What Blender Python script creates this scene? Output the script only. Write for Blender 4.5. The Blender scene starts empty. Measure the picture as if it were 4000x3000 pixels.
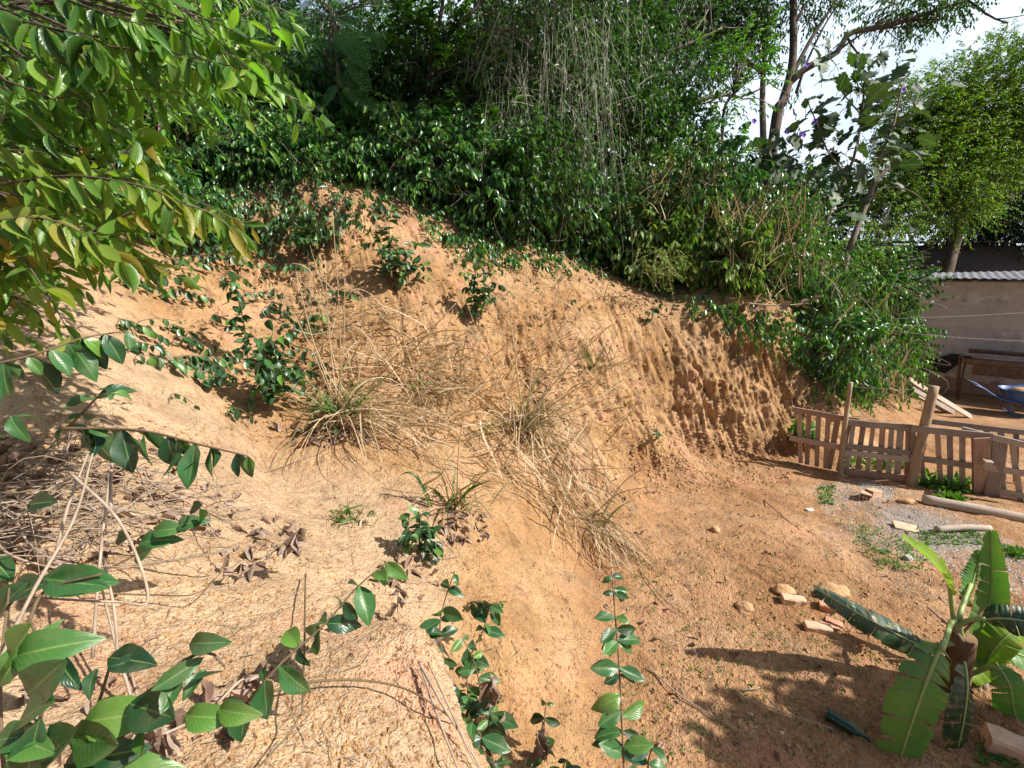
import bpy, math, random
import numpy as np
from mathutils import Vector, Euler
from mathutils.bvhtree import BVHTree

SC = bpy.context.scene
COL = SC.collection
rng = np.random.default_rng(11)
random.seed(5)
R = math.radians

# ------------------------------------------------------------------ camera
EYE = np.array([0.0, 0.0, 3.0]); PITCH = R(13.0); FPX = 469.0
cam_d = bpy.data.cameras.new('camera'); cam = bpy.data.objects.new('camera', cam_d); COL.objects.link(cam)
cam.location = EYE; cam.rotation_euler = (R(90) - PITCH, 0, 0)
cam_d.sensor_width = 36.0; cam_d.lens = 36.0 * FPX / 1024.0
cam_d.clip_start = 0.05; cam_d.clip_end = 3000
SC.camera = cam
# ------------------------------------------------------------------ sky, sun, exposure
SUN_EL = R(45); SUN_AZ = R(108)           # azimuth clockwise from +Y: the sun stands to the right
w = bpy.data.worlds.new('World'); SC.world = w; w.use_nodes = True
wn = w.node_tree.nodes; wl = w.node_tree.links; wn.clear()
wo = wn.new('ShaderNodeOutputWorld'); bg = wn.new('ShaderNodeBackground')
sky = wn.new('ShaderNodeTexSky'); sky.sky_type = 'NISHITA'; sky.sun_disc = False
sky.sun_elevation = SUN_EL; sky.sun_rotation = SUN_AZ; sky.air_density = 1.0; sky.dust_density = 2.2; sky.ozone_density = 1.0
wtc = wn.new('ShaderNodeTexCoord'); wno = wn.new('ShaderNodeTexNoise'); wno.inputs['Scale'].default_value = 3.2; wno.inputs['Detail'].default_value = 6
wr = wn.new('ShaderNodeValToRGB'); wr.color_ramp.elements[0].position = .12; wr.color_ramp.elements[1].position = .5
wm = wn.new('ShaderNodeMixRGB'); wm.inputs['Color2'].default_value = (9.4, 10.9, 12.6, 1)
wl.new(wtc.outputs['Generated'], wno.inputs['Vector']); wl.new(wno.outputs['Fac'], wr.inputs['Fac']); 
wd_ = wn.new('ShaderNodeVectorMath'); wd_.operation = 'DOT_PRODUCT'; wd_.inputs[1].default_value = (.55, .8, .25); wl.new(wtc.outputs['Generated'], wd_.inputs[0])
wmr = wn.new('ShaderNodeMapRange'); wmr.interpolation_type = 'SMOOTHSTEP'; wmr.inputs['From Min'].default_value = .45; wmr.inputs['From Max'].default_value = .85; wl.new(wd_.outputs['Value'], wmr.inputs['Value'])
wmu = wn.new('ShaderNodeMath'); wmu.operation = 'MULTIPLY'; wl.new(wr.outputs['Color'], wmu.inputs[0]); wl.new(wmr.outputs[0], wmu.inputs[1]); wl.new(wmu.outputs[0], wm.inputs['Fac'])
wl.new(sky.outputs['Color'], wm.inputs['Color1']); wl.new(wm.outputs['Color'], bg.inputs['Color']); wl.new(bg.outputs['Background'], wo.inputs['Surface'])
bg.inputs['Strength'].default_value = 0.07
sun_d = bpy.data.lights.new('sun', 'SUN'); sun_d.energy = 5.0; sun_d.angle = R(0.5); sun_d.color = (1.0, .95, .87)
sun = bpy.data.objects.new('sun', sun_d); COL.objects.link(sun)
SUNV = np.array([math.sin(SUN_AZ)*math.cos(SUN_EL), math.cos(SUN_AZ)*math.cos(SUN_EL), math.sin(SUN_EL)])
sun.rotation_euler = Vector(SUNV).to_track_quat('Z', 'Y').to_euler()
SC.view_settings.view_transform = 'Standard'; SC.view_settings.look = 'None'
SC.view_settings.exposure = 0.65; SC.view_settings.gamma = 1.0
SC.render.engine = 'CYCLES'
SC.cycles.use_denoising = True; SC.cycles.max_bounces = 6; SC.cycles.diffuse_bounces = 3; SC.cycles.glossy_bounces = 2
SC.cycles.transmission_bounces = 4; SC.cycles.transparent_max_bounces = 4; SC.cycles.caustics_reflective = False; SC.cycles.caustics_refractive = False

# ------------------------------------------------------------------ picture geometry (2212-px frame used when measuring the photograph)
S = 1024.0 / 2212.0
FW = np.array([0, math.cos(PITCH), -math.sin(PITCH)]); UPV = np.array([0, math.sin(PITCH), math.cos(PITCH)]); RT = np.array([1.0, 0, 0])
def ray(u, v):
    return FW + RT * ((u*S - 512)/FPX) + UPV * ((384 - v*S)/FPX)
def P(u, v, t): return EYE + ray(u, v)*t
def PZ(u, v, z=0.0):
    d = ray(u, v); return EYE + d*((z - EYE[2])/d[2])
def PY(u, v, y):
    d = ray(u, v); return EYE + d*(y/d[1])

# ------------------------------------------------------------------ object helpers
def tag(o, label, cat, group=None, kind=None):
    if len(label.split()) > 16: print('LONG', len(label.split()), label)
    o['label'] = label; o['category'] = cat; o['kind'] = kind or 'thing'
    if group: o['group'] = group
    if kind: o['kind'] = kind
    return o
def thing(name, label, cat, loc=(0, 0, 0), group=None):
    o = bpy.data.objects.new(name, None); COL.objects.link(o); o.location = tuple(float(c) for c in loc)
    o.empty_display_size = .1
    return tag(o, label, cat, group)
def nrm(a):
    a = np.asarray(a, float); return a/np.maximum(np.linalg.norm(a, axis=-1, keepdims=True), 1e-9)

class MB:
    def __init__(s): s.v = []; s.f = []; s.uv = []; s.m = []; s.n = 0
    def add(s, v, f, uv=None, mat=0):
        v = np.asarray(v, float).reshape(-1, 3); f = np.asarray(f, np.int64)
        s.v.append(v); s.f.append(f + s.n); s.m.append(np.full(len(f), mat, np.int32))
        s.uv.append(np.zeros((len(v), 2)) if uv is None else np.asarray(uv, float)); s.n += len(v)
    def build(s, name, mats, parent=None, smooth=True):
        if not isinstance(mats, (list, tuple)): mats = [mats]
        me = bpy.data.meshes.new(name)
        v = np.concatenate(s.v) if s.v else np.zeros((0, 3)); uv = np.concatenate(s.uv)
        off = np.zeros(3)
        if parent is not None:
            off = np.array(parent['_o']) if '_o' in parent else np.array(parent.location)
        v = v - off
        me.vertices.add(len(v)); me.vertices.foreach_set('co', v.astype(np.float32).ravel())
        lv = np.concatenate([f.ravel() for f in s.f]).astype(np.int32)
        tot = np.concatenate([np.full(len(f), f.shape[1], np.int32) for f in s.f])
        st = np.concatenate([[0], np.cumsum(tot)[:-1]]).astype(np.int32)
        me.loops.add(len(lv)); me.loops.foreach_set('vertex_index', lv)
        me.polygons.add(len(tot)); me.polygons.foreach_set('loop_start', st); me.polygons.foreach_set('loop_total', tot)
        me.polygons.foreach_set('material_index', np.concatenate(s.m))
        me.polygons.foreach_set('use_smooth', np.full(len(tot), bool(smooth)))
        ul = me.uv_layers.new(name='UVMap'); ul.data.foreach_set('uv', uv[lv].astype(np.float32).ravel())
        me.update(calc_edges=True)
        for m in mats: me.materials.append(m)
        o = bpy.data.objects.new(name, me); COL.objects.link(o)
        if parent is not None: o.parent = parent
        return o

def smoothpath(pts, n):
    pts = np.asarray(pts, float)
    if len(pts) < 3:
        s = np.linspace(0, 1, n)[:, None]; return pts[0]*(1-s) + pts[-1]*s
    q = np.vstack([2*pts[0]-pts[1], pts, 2*pts[-1]-pts[-2]]); m = len(pts)-1
    out = []
    for t in np.linspace(0, m - 1e-6, n):
        i = int(t); f = t - i; a, b, c, d = q[i], q[i+1], q[i+2], q[i+3]
        out.append(.5*((2*b)+(c-a)*f+(2*a-5*b+4*c-d)*f*f+(3*b-a-3*c+d)*f**3))
    return np.array(out)
def tube(mb, pts, r0, r1=None, sides=6, mat=0, cap=True, rough=0.0, rr=None):
    pts = np.asarray(pts, float); n = len(pts); r1 = r0 if r1 is None else r1
    rad = np.linspace(r0, r1, n) if rr is None else np.asarray(rr, float)
    tg = nrm(np.gradient(pts, axis=0)); a = np.array([0, 0, 1.0]) if abs(tg[0][2]) < .9 else np.array([1.0, 0, 0])
    x = nrm(np.cross(tg[0], a)); vs = []; uv = []
    th = np.arange(sides)/sides*2*math.pi
    for i in range(n):
        x = nrm(x - tg[i]*np.dot(x, tg[i])); y = np.cross(tg[i], x)
        rr_ = rad[i]*(1 + (rough*rng.uniform(-1, 1, sides) if rough else 0))
        vs.append(pts[i] + (np.cos(th)*rr_)[:, None]*x + (np.sin(th)*rr_)[:, None]*y); uv.append(np.stack([th/6.283, np.full(sides, i/(n-1))], 1))
    v = np.concatenate(vs); f = []
    k = np.arange(sides); k2 = (k+1) % sides
    for i in range(n-1): f.append(np.stack([i*sides+k, i*sides+k2, (i+1)*sides+k2, (i+1)*sides+k], 1))
    base = mb.n
    mb.add(v, np.concatenate(f), np.concatenate(uv), mat)
    if cap:
        for ri, flip in ((0, True), (n-1, False)):
            idx = ri*sides + np.arange(sides)
            if flip: idx = idx[::-1]
            mb.f.append((idx + base)[None, :]); mb.m.append(np.array([mat], np.int32))
def box(mb, c, ax, ay, az, sx, sy, sz, mat=0, jit=0.0, nseg=1):
    """oriented box with slightly chamfered long edges; c centre, a* unit axes, s* full sizes"""
    c = np.asarray(c, float); ax, ay, az = map(lambda q: np.asarray(q, float), (ax, ay, az))
    b = min(sx, sy, sz)*.12; hy, hz = sy/2, sz/2
    prof = [(-hy+b, -hz), (hy-b, -hz), (hy, -hz+b), (hy, hz-b), (hy-b, hz), (-hy+b, hz), (-hy, hz-b), (-hy, -hz+b)]
    nn = nseg+1; vs = []; uv = []
    for i in range(nn):
        x = -sx/2 + sx*i/nseg; e = rng.normal(0, jit, 2) if jit else (0, 0)
        for (py, pz) in prof:
            j = rng.normal(0, jit*.4, 3) if jit else 0
            vs.append(c + ax*x + ay*(py+e[0]) + az*(pz+e[1]) + j); uv.append((i/nseg, py/sy+.5))
    f = []
    for i in range(nseg):
        for k in range(8):
            k2 = (k+1) % 8; f.append((i*8+k, i*8+k2, (i+1)*8+k2, (i+1)*8+k))
    base = mb.n; mb.add(vs, f, uv, mat)
    for idx in (np.arange(8)[::-1], nseg*8+np.arange(8)):
        mb.f.append((idx+base)[None, :]); mb.m.append(np.array([mat], np.int32))
def blob(mb, c, rx, ry, rz, seed=0, nu=10, nv=7, rough=.25, mat=0, rot=0):
    g = np.random.default_rng(seed); vs = []; f = []
    k1 = g.normal(0, 1, (6, 3))*2.2; ph = g.uniform(0, 6.28, 6)
    for j in range(nv+1):
        for i in range(nu):
            a = 2*math.pi*i/nu; b = math.pi*j/nv
            d = np.array([math.sin(b)*math.cos(a), math.sin(b)*math.sin(a), math.cos(b)])
            q = 1 + rough*np.sum(np.sin(k1@d + ph))/4 + rough*.25*g.uniform(-1, 1)*(0 < j < nv)
            p = d*q*np.array([rx, ry, rz]); p = np.array([p[0]*math.cos(rot)-p[1]*math.sin(rot), p[0]*math.sin(rot)+p[1]*math.cos(rot), p[2]])
            vs.append(np.asarray(c)+p)
    for j in range(nv):
        for i in range(nu):
            i2 = (i+1) % nu; f.append((j*nu+i, (j+1)*nu+i, (j+1)*nu+i2, j*nu+i2))
    mb.add(vs, f, None, mat)

# ------------------------------------------------------------------ leaves
def leaf_tpl(seg, k, pw=1.0, fold=.25, curl=.15, wave=0.0, tip=.0, serr=0.0):
    vs = []; uv = []; f = []; W = 2*k+1
    for i in range(seg+1):
        s = i/seg
        wd = .5*max(math.sin(math.pi*min(1, s**pw)), 0)**(.72)
        if tip: wd *= 1 - .55*max(0, s-.72)/.28*tip
        if serr and 0 < i < seg: wd *= 1 + serr*(1 if i % 2 else -1)
        wd = max(wd, .012)
        for j in range(-k, k+1):
            q = j/k; x = q*wd
            vs.append((x, s - curl*.35*s*s, -curl*s*s + abs(q)*wd*fold + wave*math.sin(9*s+3*q)*abs(q))); uv.append((.5+q*.5, s))
    for i in range(seg):
        for j in range(2*k): f.append((i*W+j, i*W+j+1, (i+1)*W+j+1, (i+1)*W+j))
    return np.array(vs), np.array(f), np.array(uv)
HI = [leaf_tpl(10, 3, 1.0, .2, c, .025, .45, .012) for c in (-.12, .06, .2, .4, .65)]
MID = [leaf_tpl(6, 1, p_, f_, c, 0, .6) for f_, c, p_ in ((.2, .1, .97), (.35, .28, .9), (.2, .5, 1.0), (.6, .15, .92), (.1, -.25, .97))]
LO = [leaf_tpl(3, 1, .9, f_, c) for f_, c in ((.25, .1), (.35, .3))]
LANCE = [leaf_tpl(6, 1, .95, .3, c, 0, 1) for c in (.15, .4)]
def scatter(mb, tpls, p, d, n, L, W, mat=0):
    p = np.asarray(p, float); m = len(p)
    if m == 0: return
    L = np.broadcast_to(np.asarray(L, float), (m,)); W = np.broadcast_to(np.asarray(W, float), (m,))
    y = nrm(np.broadcast_to(d, (m, 3))); x = nrm(np.cross(y, n)); z = np.cross(x, y)
    pick = rng.integers(0, len(tpls), m)
    for i, (tv, tf, tu) in enumerate(tpls):
        q = np.where(pick == i)[0]
        if not len(q): continue
        v = (p[q][:, None] + tv[None, :, 0, None]*(x[q]*W[q, None])[:, None] + tv[None, :, 1, None]*(y[q]*L[q, None])[:, None]
             + tv[None, :, 2, None]*(z[q]*L[q, None])[:, None])
        f = tf[None] + (np.arange(len(q))*len(tv))[:, None, None]
        mb.add(v.reshape(-1, 3), f.reshape(-1, tf.shape[1]), np.tile(tu, (len(q), 1)), mat)
def strips(mb, paths, w0, w1, side=None, mat=0):
    """m ribbons: paths (m,n,3); widths at root/tip; folded in a shallow V"""
    paths = np.asarray(paths, float); m, n, _ = paths.shape
    tg = nrm(np.gradient(paths, axis=1))
    if side is None: side = nrm(rng.normal(0, 1, (m, 1, 3)))
    x = nrm(np.cross(tg, side)); z = np.cross(x, tg)
    s = np.linspace(0, 1, n)[None, :, None]
    wd = (np.reshape(w0, (-1, 1, 1))*(1-s) + np.reshape(w1, (-1, 1, 1))*s)
    wd = np.broadcast_to(wd, (m, n, 1))*np.minimum(1, .45 + 2.2*s)*.5
    v = np.stack([paths - x*wd + z*wd*.45, paths, paths + x*wd + z*wd*.45], 2)
    uvs = np.stack([np.broadcast_to(np.array([0, .5, 1.0])[None, :], (n, 3)), np.broadcast_to(np.linspace(0, 1, n)[:, None], (n, 3))], -1)
    i = np.arange(n-1); a = i*3
    f = np.concatenate([np.stack([a, a+1, a+4, a+3], 1), np.stack([a+1, a+2, a+5, a+4], 1)])
    F = f[None] + (np.arange(m)*n*3)[:, None, None]
    mb.add(v.reshape(-1, 3), F.reshape(-1, 4), np.tile(uvs.reshape(-1, 2), (m, 1)), mat)
def twigs(mb, paths, r0, r1, mat=0):
    """m three-sided thin twigs"""
    paths = np.asarray(paths, float); m, n, _ = paths.shape
    tg = nrm(np.gradient(paths, axis=1)); a = np.array([.13, .21, .97])
    x = nrm(np.cross(tg, a)); y = np.cross(tg, x)
    s = np.linspace(0, 1, n)[None, :, None]; r = np.reshape(r0, (-1, 1, 1))*(1-s) + np.reshape(r1, (-1, 1, 1))*s
    v = np.stack([paths + (x*math.cos(t) + y*math.sin(t))*r for t in (0, 2.094, 4.189)], 2)
    i = np.arange(n-1)*3; f = np.concatenate([np.stack([i+k, i+(k+1) % 3, i+3+(k+1) % 3, i+3+k], 1) for k in range(3)])
    F = f[None] + (np.arange(m)*n*3)[:, None, None]
    mb.add(v.reshape(-1, 3), F.reshape(-1, 4), None, mat)
def sprays(lmb, tmb, p, d, L, k, ll, lw, tpls=None, droop=.3, hang=.8, mat=0, tr=.004, spread=.5, jit=.2, lvar=.25, tmat=0):
    """m leafy twigs, each with k leaves in two rows that hang from it"""
    p = np.asarray(p, float); m = len(p); d = nrm(np.broadcast_to(d, (m, 3))); L = np.broadcast_to(np.asarray(L, float), (m,))
    n = 5; s = np.linspace(0, 1, n)
    path = p[:, None] + d[:, None]*(L[:, None]*s)[..., None]; path[..., 2] -= droop*L[:, None]*(s**2)[None]
    if tmb is not None: twigs(tmb, path, tr, tr*.4, tmat)
    ss = np.linspace(.12, 1.0, k)[None] + rng.uniform(-.04, .04, (m, k)); ss = np.clip(ss, 0, 1)
    q = p[:, None] + d[:, None]*(L[:, None]*ss)[..., None]; q[..., 2] -= droop*L[:, None]*ss**2
    tg = d[:, None]*np.ones((1, k, 1)); tg[..., 2] -= 2*droop*ss; tg = nrm(tg)
    side = nrm(np.cross(tg, np.array([0, 0, 1.0]))); sg = np.where(np.arange(k) % 2, 1, -1)[None, :, None]
    rj = rng.normal(0, jit, (m, k, 3))
    ld = nrm(side*sg*spread + tg*.4 + np.array([0, 0, -1.0])*hang + rj)
    ln = nrm(side*sg*hang*.8 + np.array([0, 0, 1.0])*.6 + rng.normal(0, jit*1.3, (m, k, 3)))
    l = ll*rng.uniform(1-lvar, 1+lvar*.6, (m, k))*(.6 + .4*np.sin(np.clip(ss, 0, 1)*2.4+.5))
    scatter(lmb, tpls or LO, q.reshape(-1, 3), ld.reshape(-1, 3), ln.reshape(-1, 3), l.ravel(), (l*lw/ll).ravel(), mat)

# ------------------------------------------------------------------ noise
def _h(ix, iy, iz):
    n = (ix*374761393 + iy*668265263 + iz*2147483647) & 0xffffffff
    n = ((n ^ (n >> 13))*1274126177) & 0xffffffff
    return ((n ^ (n >> 16)) & 0xffff)/65535.0
def vnoise(p):
    i = np.floor(p).astype(np.int64); f = p - i; f = f*f*(3-2*f); r = 0
    for a in (0, 1):
        wx = f[..., 0] if a else 1-f[..., 0]
        for b in (0, 1):
            wy = f[..., 1] if b else 1-f[..., 1]
            for c in (0, 1):
                wz = f[..., 2] if c else 1-f[..., 2]
                r = r + wx*wy*wz*_h(i[..., 0]+a, i[..., 1]+b, i[..., 2]+c)
    return r*2-1
def fbm(p, o=3, g=.5):
    r = 0; a = 1
    for k in range(o): r = r + a*vnoise(p + 17.3*k); p = p*2.03; a *= g
    return r
def sst(a, b, x): t = np.clip((x-a)/(b-a), 0, 1); return t*t*(3-2*t)

# ------------------------------------------------------------------ materials
def newmat(name):
    m = bpy.data.materials.new(name); m.use_nodes = True; nt = m.node_tree; nt.nodes.clear()
    out = nt.nodes.new('ShaderNodeOutputMaterial'); b = nt.nodes.new('ShaderNodeBsdfPrincipled')
    nt.links.new(b.outputs[0], out.inputs['Surface']); return m, nt, b, out
def ramp(nt, fac, stops):
    r = nt.nodes.new('ShaderNodeValToRGB'); el = r.color_ramp.elements
    while len(el) < len(stops): el.new(.5)
    for e, (p, c) in zip(el, stops): e.position = p; e.color = (*c, 1)
    nt.links.new(fac, r.inputs['Fac']); return r.outputs['Color']
def noise(nt, vec, sc, det=4, ro=.55):
    n = nt.nodes.new('ShaderNodeTexNoise'); n.inputs['Scale'].default_value = sc; n.inputs['Detail'].default_value = det; n.inputs['Roughness'].default_value = ro
    if vec is not None: nt.links.new(vec, n.inputs['Vector'])
    return n.outputs['Fac']
def mix(nt, a, b, fac, mode='MIX'):
    n = nt.nodes.new('ShaderNodeMixRGB'); n.blend_type = mode
    for s, v in (('Fac', fac), ('Color1', a), ('Color2', b)):
        if isinstance(v, (int, float)): n.inputs[s].default_value = v
        elif isinstance(v, tuple): n.inputs[s].default_value = (*v, 1)
        else: nt.links.new(v, n.inputs[s])
    return n.outputs['Color']
def mth(nt, op, a, b=0.0, c=None):
    n = nt.nodes.new('ShaderNodeMath'); n.operation = op
    for i, v in enumerate((a, b) if c is None else (a, b, c)):
        if isinstance(v, (int, float)): n.inputs[i].default_value = v
        else: nt.links.new(v, n.inputs[i])
    return n.outputs[0]
def bump(nt, b, h, st=.4, dist=.02):
    n = nt.nodes.new('ShaderNodeBump'); n.inputs['Strength'].default_value = st; n.inputs['Distance'].default_value = dist
    nt.links.new(h, n.inputs['Height']); nt.links.new(n.outputs[0], b.inputs['Normal'])
def coords(nt): return nt.nodes.new('ShaderNodeTexCoord').outputs['Object']
def geopos(nt): return nt.nodes.new('ShaderNodeNewGeometry').outputs['Position']
def leafmat(name, cols, rough=.38, trans=.35, tcol=(1.0, 1.25, .35), rib=(.25, .35, .1), ribw=.028, spots=0.0, spec=.5, veins=True):
    m, nt, b, out = newmat(name)
    isl = nt.nodes.new('ShaderNodeNewGeometry').outputs['Random Per Island']
    st = [(i/max(1, len(cols)-1), c) for i, c in enumerate(cols)]
    c = ramp(nt, isl, st)
    pos = geopos(nt); nz = noise(nt, pos, 1.3, 2)
    hs = nt.nodes.new('ShaderNodeHueSaturation'); nt.links.new(c, hs.inputs['Color'])
    nt.links.new(mth(nt, 'MULTIPLY_ADD', nz, .9, .55), hs.inputs['Value']); c = hs.outputs['Color']
    uvn = nt.nodes.new('ShaderNodeUVMap'); sx = nt.nodes.new('ShaderNodeSeparateXYZ'); nt.links.new(uvn.outputs[0], sx.inputs[0])
    au = mth(nt, 'ABSOLUTE', mth(nt, 'SUBTRACT', sx.outputs[0], .5))
    if rib:
        f = mth(nt, 'MULTIPLY', mth(nt, 'LESS_THAN', au, ribw), .55); c = mix(nt, c, rib, f)
    if spots:
        sp = noise(nt, pos, 38, 2); c = mix(nt, c, (.38, .24, .06), mth(nt, 'MULTIPLY', mth(nt, 'GREATER_THAN', sp, .68-spots*.1), .7))
    if veins:
        du = noise(nt, pos, 11, 4, .6); c = mix(nt, c, (.36, .27, .17), mth(nt, 'MULTIPLY', mth(nt, 'MAXIMUM', mth(nt, 'SUBTRACT', du, .5), 0.0), .9))
        ed = mth(nt, 'MULTIPLY', mth(nt, 'GREATER_THAN', mth(nt, 'ADD', mth(nt, 'ADD', au, mth(nt, 'MULTIPLY', sx.outputs[1], .12)), mth(nt, 'MULTIPLY', noise(nt, pos, 23, 3), .55)), .9), .75); c = mix(nt, c, (.2, .12, .05), ed)
        nt.links.new(mth(nt, 'MULTIPLY_ADD', du, .55, rough-.28), b.inputs['Roughness'])
    nt.links.new(c, b.inputs['Base Color'])
    if not veins: b.inputs['Roughness'].default_value = rough
    b.inputs['Specular IOR Level'].default_value = spec
    if veins:
        wv = mth(nt, 'SINE', mth(nt, 'MULTIPLY', mth(nt, 'ADD', sx.outputs[1], mth(nt, 'MULTIPLY', au, -.7)), 62.0))
        bump(nt, b, mth(nt, 'MULTIPLY_ADD', noise(nt, pos, 60, 2), .8, mth(nt, 'MULTIPLY', wv, .2)), .22, .003)
    tr = nt.nodes.new('ShaderNodeBsdfTranslucent'); nt.links.new(mix(nt, c, tcol, 1.0, 'MULTIPLY'), tr.inputs['Color'])
    ms = nt.nodes.new('ShaderNodeMixShader'); ms.inputs['Fac'].default_value = trans
    nt.links.new(b.outputs[0], ms.inputs[1]); nt.links.new(tr.outputs[0], ms.inputs[2]); nt.links.new(ms.outputs[0], out.inputs['Surface'])
    return m
def plainmat(name, stops, sc=8, rough=.8, bst=.4, bd=.01, stretch=None, metal=0.0, det=5, spec=.3):
    m, nt, b, out = newmat(name); v = coords(nt)
    if stretch:
        mp = nt.nodes.new('ShaderNodeMapping'); mp.inputs['Scale'].default_value = stretch; nt.links.new(v, mp.inputs['Vector']); v = mp.outputs[0]
    n = noise(nt, v, sc, det); isl = nt.nodes.new('ShaderNodeNewGeometry').outputs['Random Per Island']
    f = mth(nt, 'MULTIPLY_ADD', isl, .35, mth(nt, 'MULTIPLY_ADD', n, 1.3, -.33))
    nt.links.new(ramp(nt, f, stops), b.inputs['Base Color']); b.inputs['Roughness'].default_value = rough; b.inputs['Metallic'].default_value = metal
    b.inputs['Specular IOR Level'].default_value = spec
    bump(nt, b, noise(nt, v, sc*4, 4), bst, bd); return m

M = {}
M['glossy'] = leafmat('glossy_leaf', [(.016, .058, .024), (.024, .08, .03), (.035, .11, .035), (.05, .15, .04), (.13, .27, .04)], .36, .22, spec=.65)
M['glossy_far'] = leafmat('glossy_leaf_far', [(.025, .085, .03), (.04, .13, .04), (.06, .18, .045), (.085, .23, .045), (.2, .36, .05)], .3, .32, rib=None, veins=False, spec=.6)
M['tree'] = leafmat('drooping_leaf', [(.05, .13, .03), (.09, .22, .04), (.14, .3, .045), (.2, .38, .055), (.3, .45, .07)], .33, .5, spots=.1)
M['yellowing'] = leafmat('yellowing_leaf', [(.07, .17, .03), (.12, .26, .035), (.18, .34, .045), (.27, .36, .05), (.4, .28, .06)], .38, .5, spots=.35)
M['fern'] = leafmat('feathery_leaf', [(.06, .17, .035), (.09, .24, .045), (.13, .31, .05)], .5, .4, rib=None, veins=False)
M['lance'] = leafmat('lance_leaf', [(.035, .11, .02), (.06, .17, .025), (.1, .25, .03), (.13, .3, .04)], .36, .4)
M['lobed'] = leafmat('lobed_leaf', [(.03, .07, .03), (.045, .09, .045), (.065, .11, .06), (.05, .12, .03)], .6, .25, rib=(.2, .26, .15), ribw=.03, spots=.1)
M['canopy'] = leafmat('canopy_leaf', [(.035, .09, .025), (.055, .13, .03), (.085, .18, .04)], .42, .38, rib=None, veins=False)
M['yellowtree'] = leafmat('yellow_green_leaf', [(.04, .1, .018), (.08, .17, .022), (.17, .27, .03), (.3, .37, .045)], .45, .45, rib=None, veins=False)
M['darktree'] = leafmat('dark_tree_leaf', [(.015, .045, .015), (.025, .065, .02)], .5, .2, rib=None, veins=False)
M['lightshrub'] = leafmat('pale_shrub_leaf', [(.05, .12, .03), (.09, .2, .04), (.14, .27, .05), (.22, .32, .07), (.3, .3, .1)], .45, .4, rib=None, veins=False)
M['weed'] = leafmat('weed_leaf', [(.06, .16, .025), (.09, .22, .03), (.12, .26, .03)], .45, .4)
M['straw'] = leafmat('dry_grass', [(.34, .23, .12), (.5, .37, .22), (.62, .5, .34), (.42, .3, .16)], .65, .25, tcol=(1, .9, .6), rib=None, veins=False, spec=.25)
M['blade'] = leafmat('green_grass', [(.06, .13, .025), (.09, .18, .04), (.14, .2, .06), (.2, .22, .08)], .42, .35, rib=(.2, .28, .12), veins=False)
M['dead'] = leafmat('dead_leaf', [(.12, .07, .05), (.22, .14, .1), (.32, .22, .17), (.38, .29, .24), (.2, .09, .04)], .7, .12, tcol=(1, .8, .5), rib=(.12, .08, .05), ribw=.03, spec=.2)
M['bananaleaf'] = leafmat('banana_leaf', [(.09, .22, .05), (.12, .27, .06)], .36, .35, rib=None, spots=.1)
M['bananayoung'] = leafmat('banana_leaf_young', [(.2, .34, .03), (.24, .38, .04)], .4, .45, rib=None, veins=False)
M['bananadark'] = leafmat('banana_leaf_dark', [(.015, .05, .02), (.02, .06, .022)], .4, .15, rib=None, spots=.5)
M['midrib'] = plainmat('leaf_midrib', [(0, (.2, .3, .08)), (1, (.38, .45, .18))], 9, .45)
M['stem'] = plainmat('green_brown_stem', [(0, (.1, .07, .04)), (1, (.2, .14, .08))], 20, .7)
M['twig'] = plainmat('dry_twig', [(0, (.2, .14, .09)), (.5, (.34, .26, .19)), (1, (.48, .4, .32))], 14, .8)
M['vine'] = plainmat('grey_vine', [(0, (.24, .23, .17)), (.5, (.4, .39, .3)), (1, (.58, .56, .46))], 14, .8)
M['bark'] = plainmat('bark', [(0, (.05, .035, .025)), (.5, (.11, .08, .06)), (1, (.2, .16, .13))], 7, .9, .7, .02, (1, 1, .3))
M['palebark'] = plainmat('pale_bark', [(0, (.1, .08, .06)), (.5, (.2, .17, .13)), (1, (.33, .29, .24))], 7, .9, .6, .02, (1, 1, .3))
M['pseudostem'] = plainmat('banana_stem', [(0, (.06, .035, .02)), (.5, (.17, .1, .05)), (1, (.25, .2, .08))], 9, .8, .6, .02, (1, 1, .25))
def woodmat(name, stops):
    m, nt, b, out = newmat(name); uv = nt.nodes.new('ShaderNodeUVMap').outputs[0]; g = nt.nodes.new('ShaderNodeNewGeometry'); pos = g.outputs['Position']
    oi = nt.nodes.new('ShaderNodeObjectInfo').outputs['Random']
    mp = nt.nodes.new('ShaderNodeMapping'); mp.inputs['Scale'].default_value = (2.2, 11, 1); nt.links.new(uv, mp.inputs['Vector']); cx = nt.nodes.new('ShaderNodeCombineXYZ'); nt.links.new(mth(nt, 'MULTIPLY', oi, 37.0), cx.inputs[2])
    va = nt.nodes.new('ShaderNodeVectorMath'); nt.links.new(mp.outputs[0], va.inputs[0]); nt.links.new(cx.outputs[0], va.inputs[1])
    gr = noise(nt, va.outputs[0], 1.6, 6, .7); bl = noise(nt, pos, 5, 4); f = mth(nt, 'ADD', mth(nt, 'MULTIPLY_ADD', gr, 1.1, -.3), mth(nt, 'MULTIPLY_ADD', bl, .5, mth(nt, 'MULTIPLY_ADD', oi, .4, -.3)))
    c = ramp(nt, f, stops); c = mix(nt, c, (.03, .022, .016), mth(nt, 'MULTIPLY', mth(nt, 'LESS_THAN', gr, .36), .7)); nt.links.new(c, b.inputs['Base Color']); b.inputs['Roughness'].default_value = .88; b.inputs['Specular IOR Level'].default_value = .2
    bump(nt, b, gr, .6, .006); return m
M['redwood'] = woodmat('reddish_board', [(0, (.17, .105, .075)), (.5, (.42, .275, .195)), (1, (.56, .42, .32))])
M['greywood'] = woodmat('weathered_board', [(0, (.17, .135, .11)), (.5, (.42, .345, .28)), (1, (.6, .52, .45))])
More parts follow.
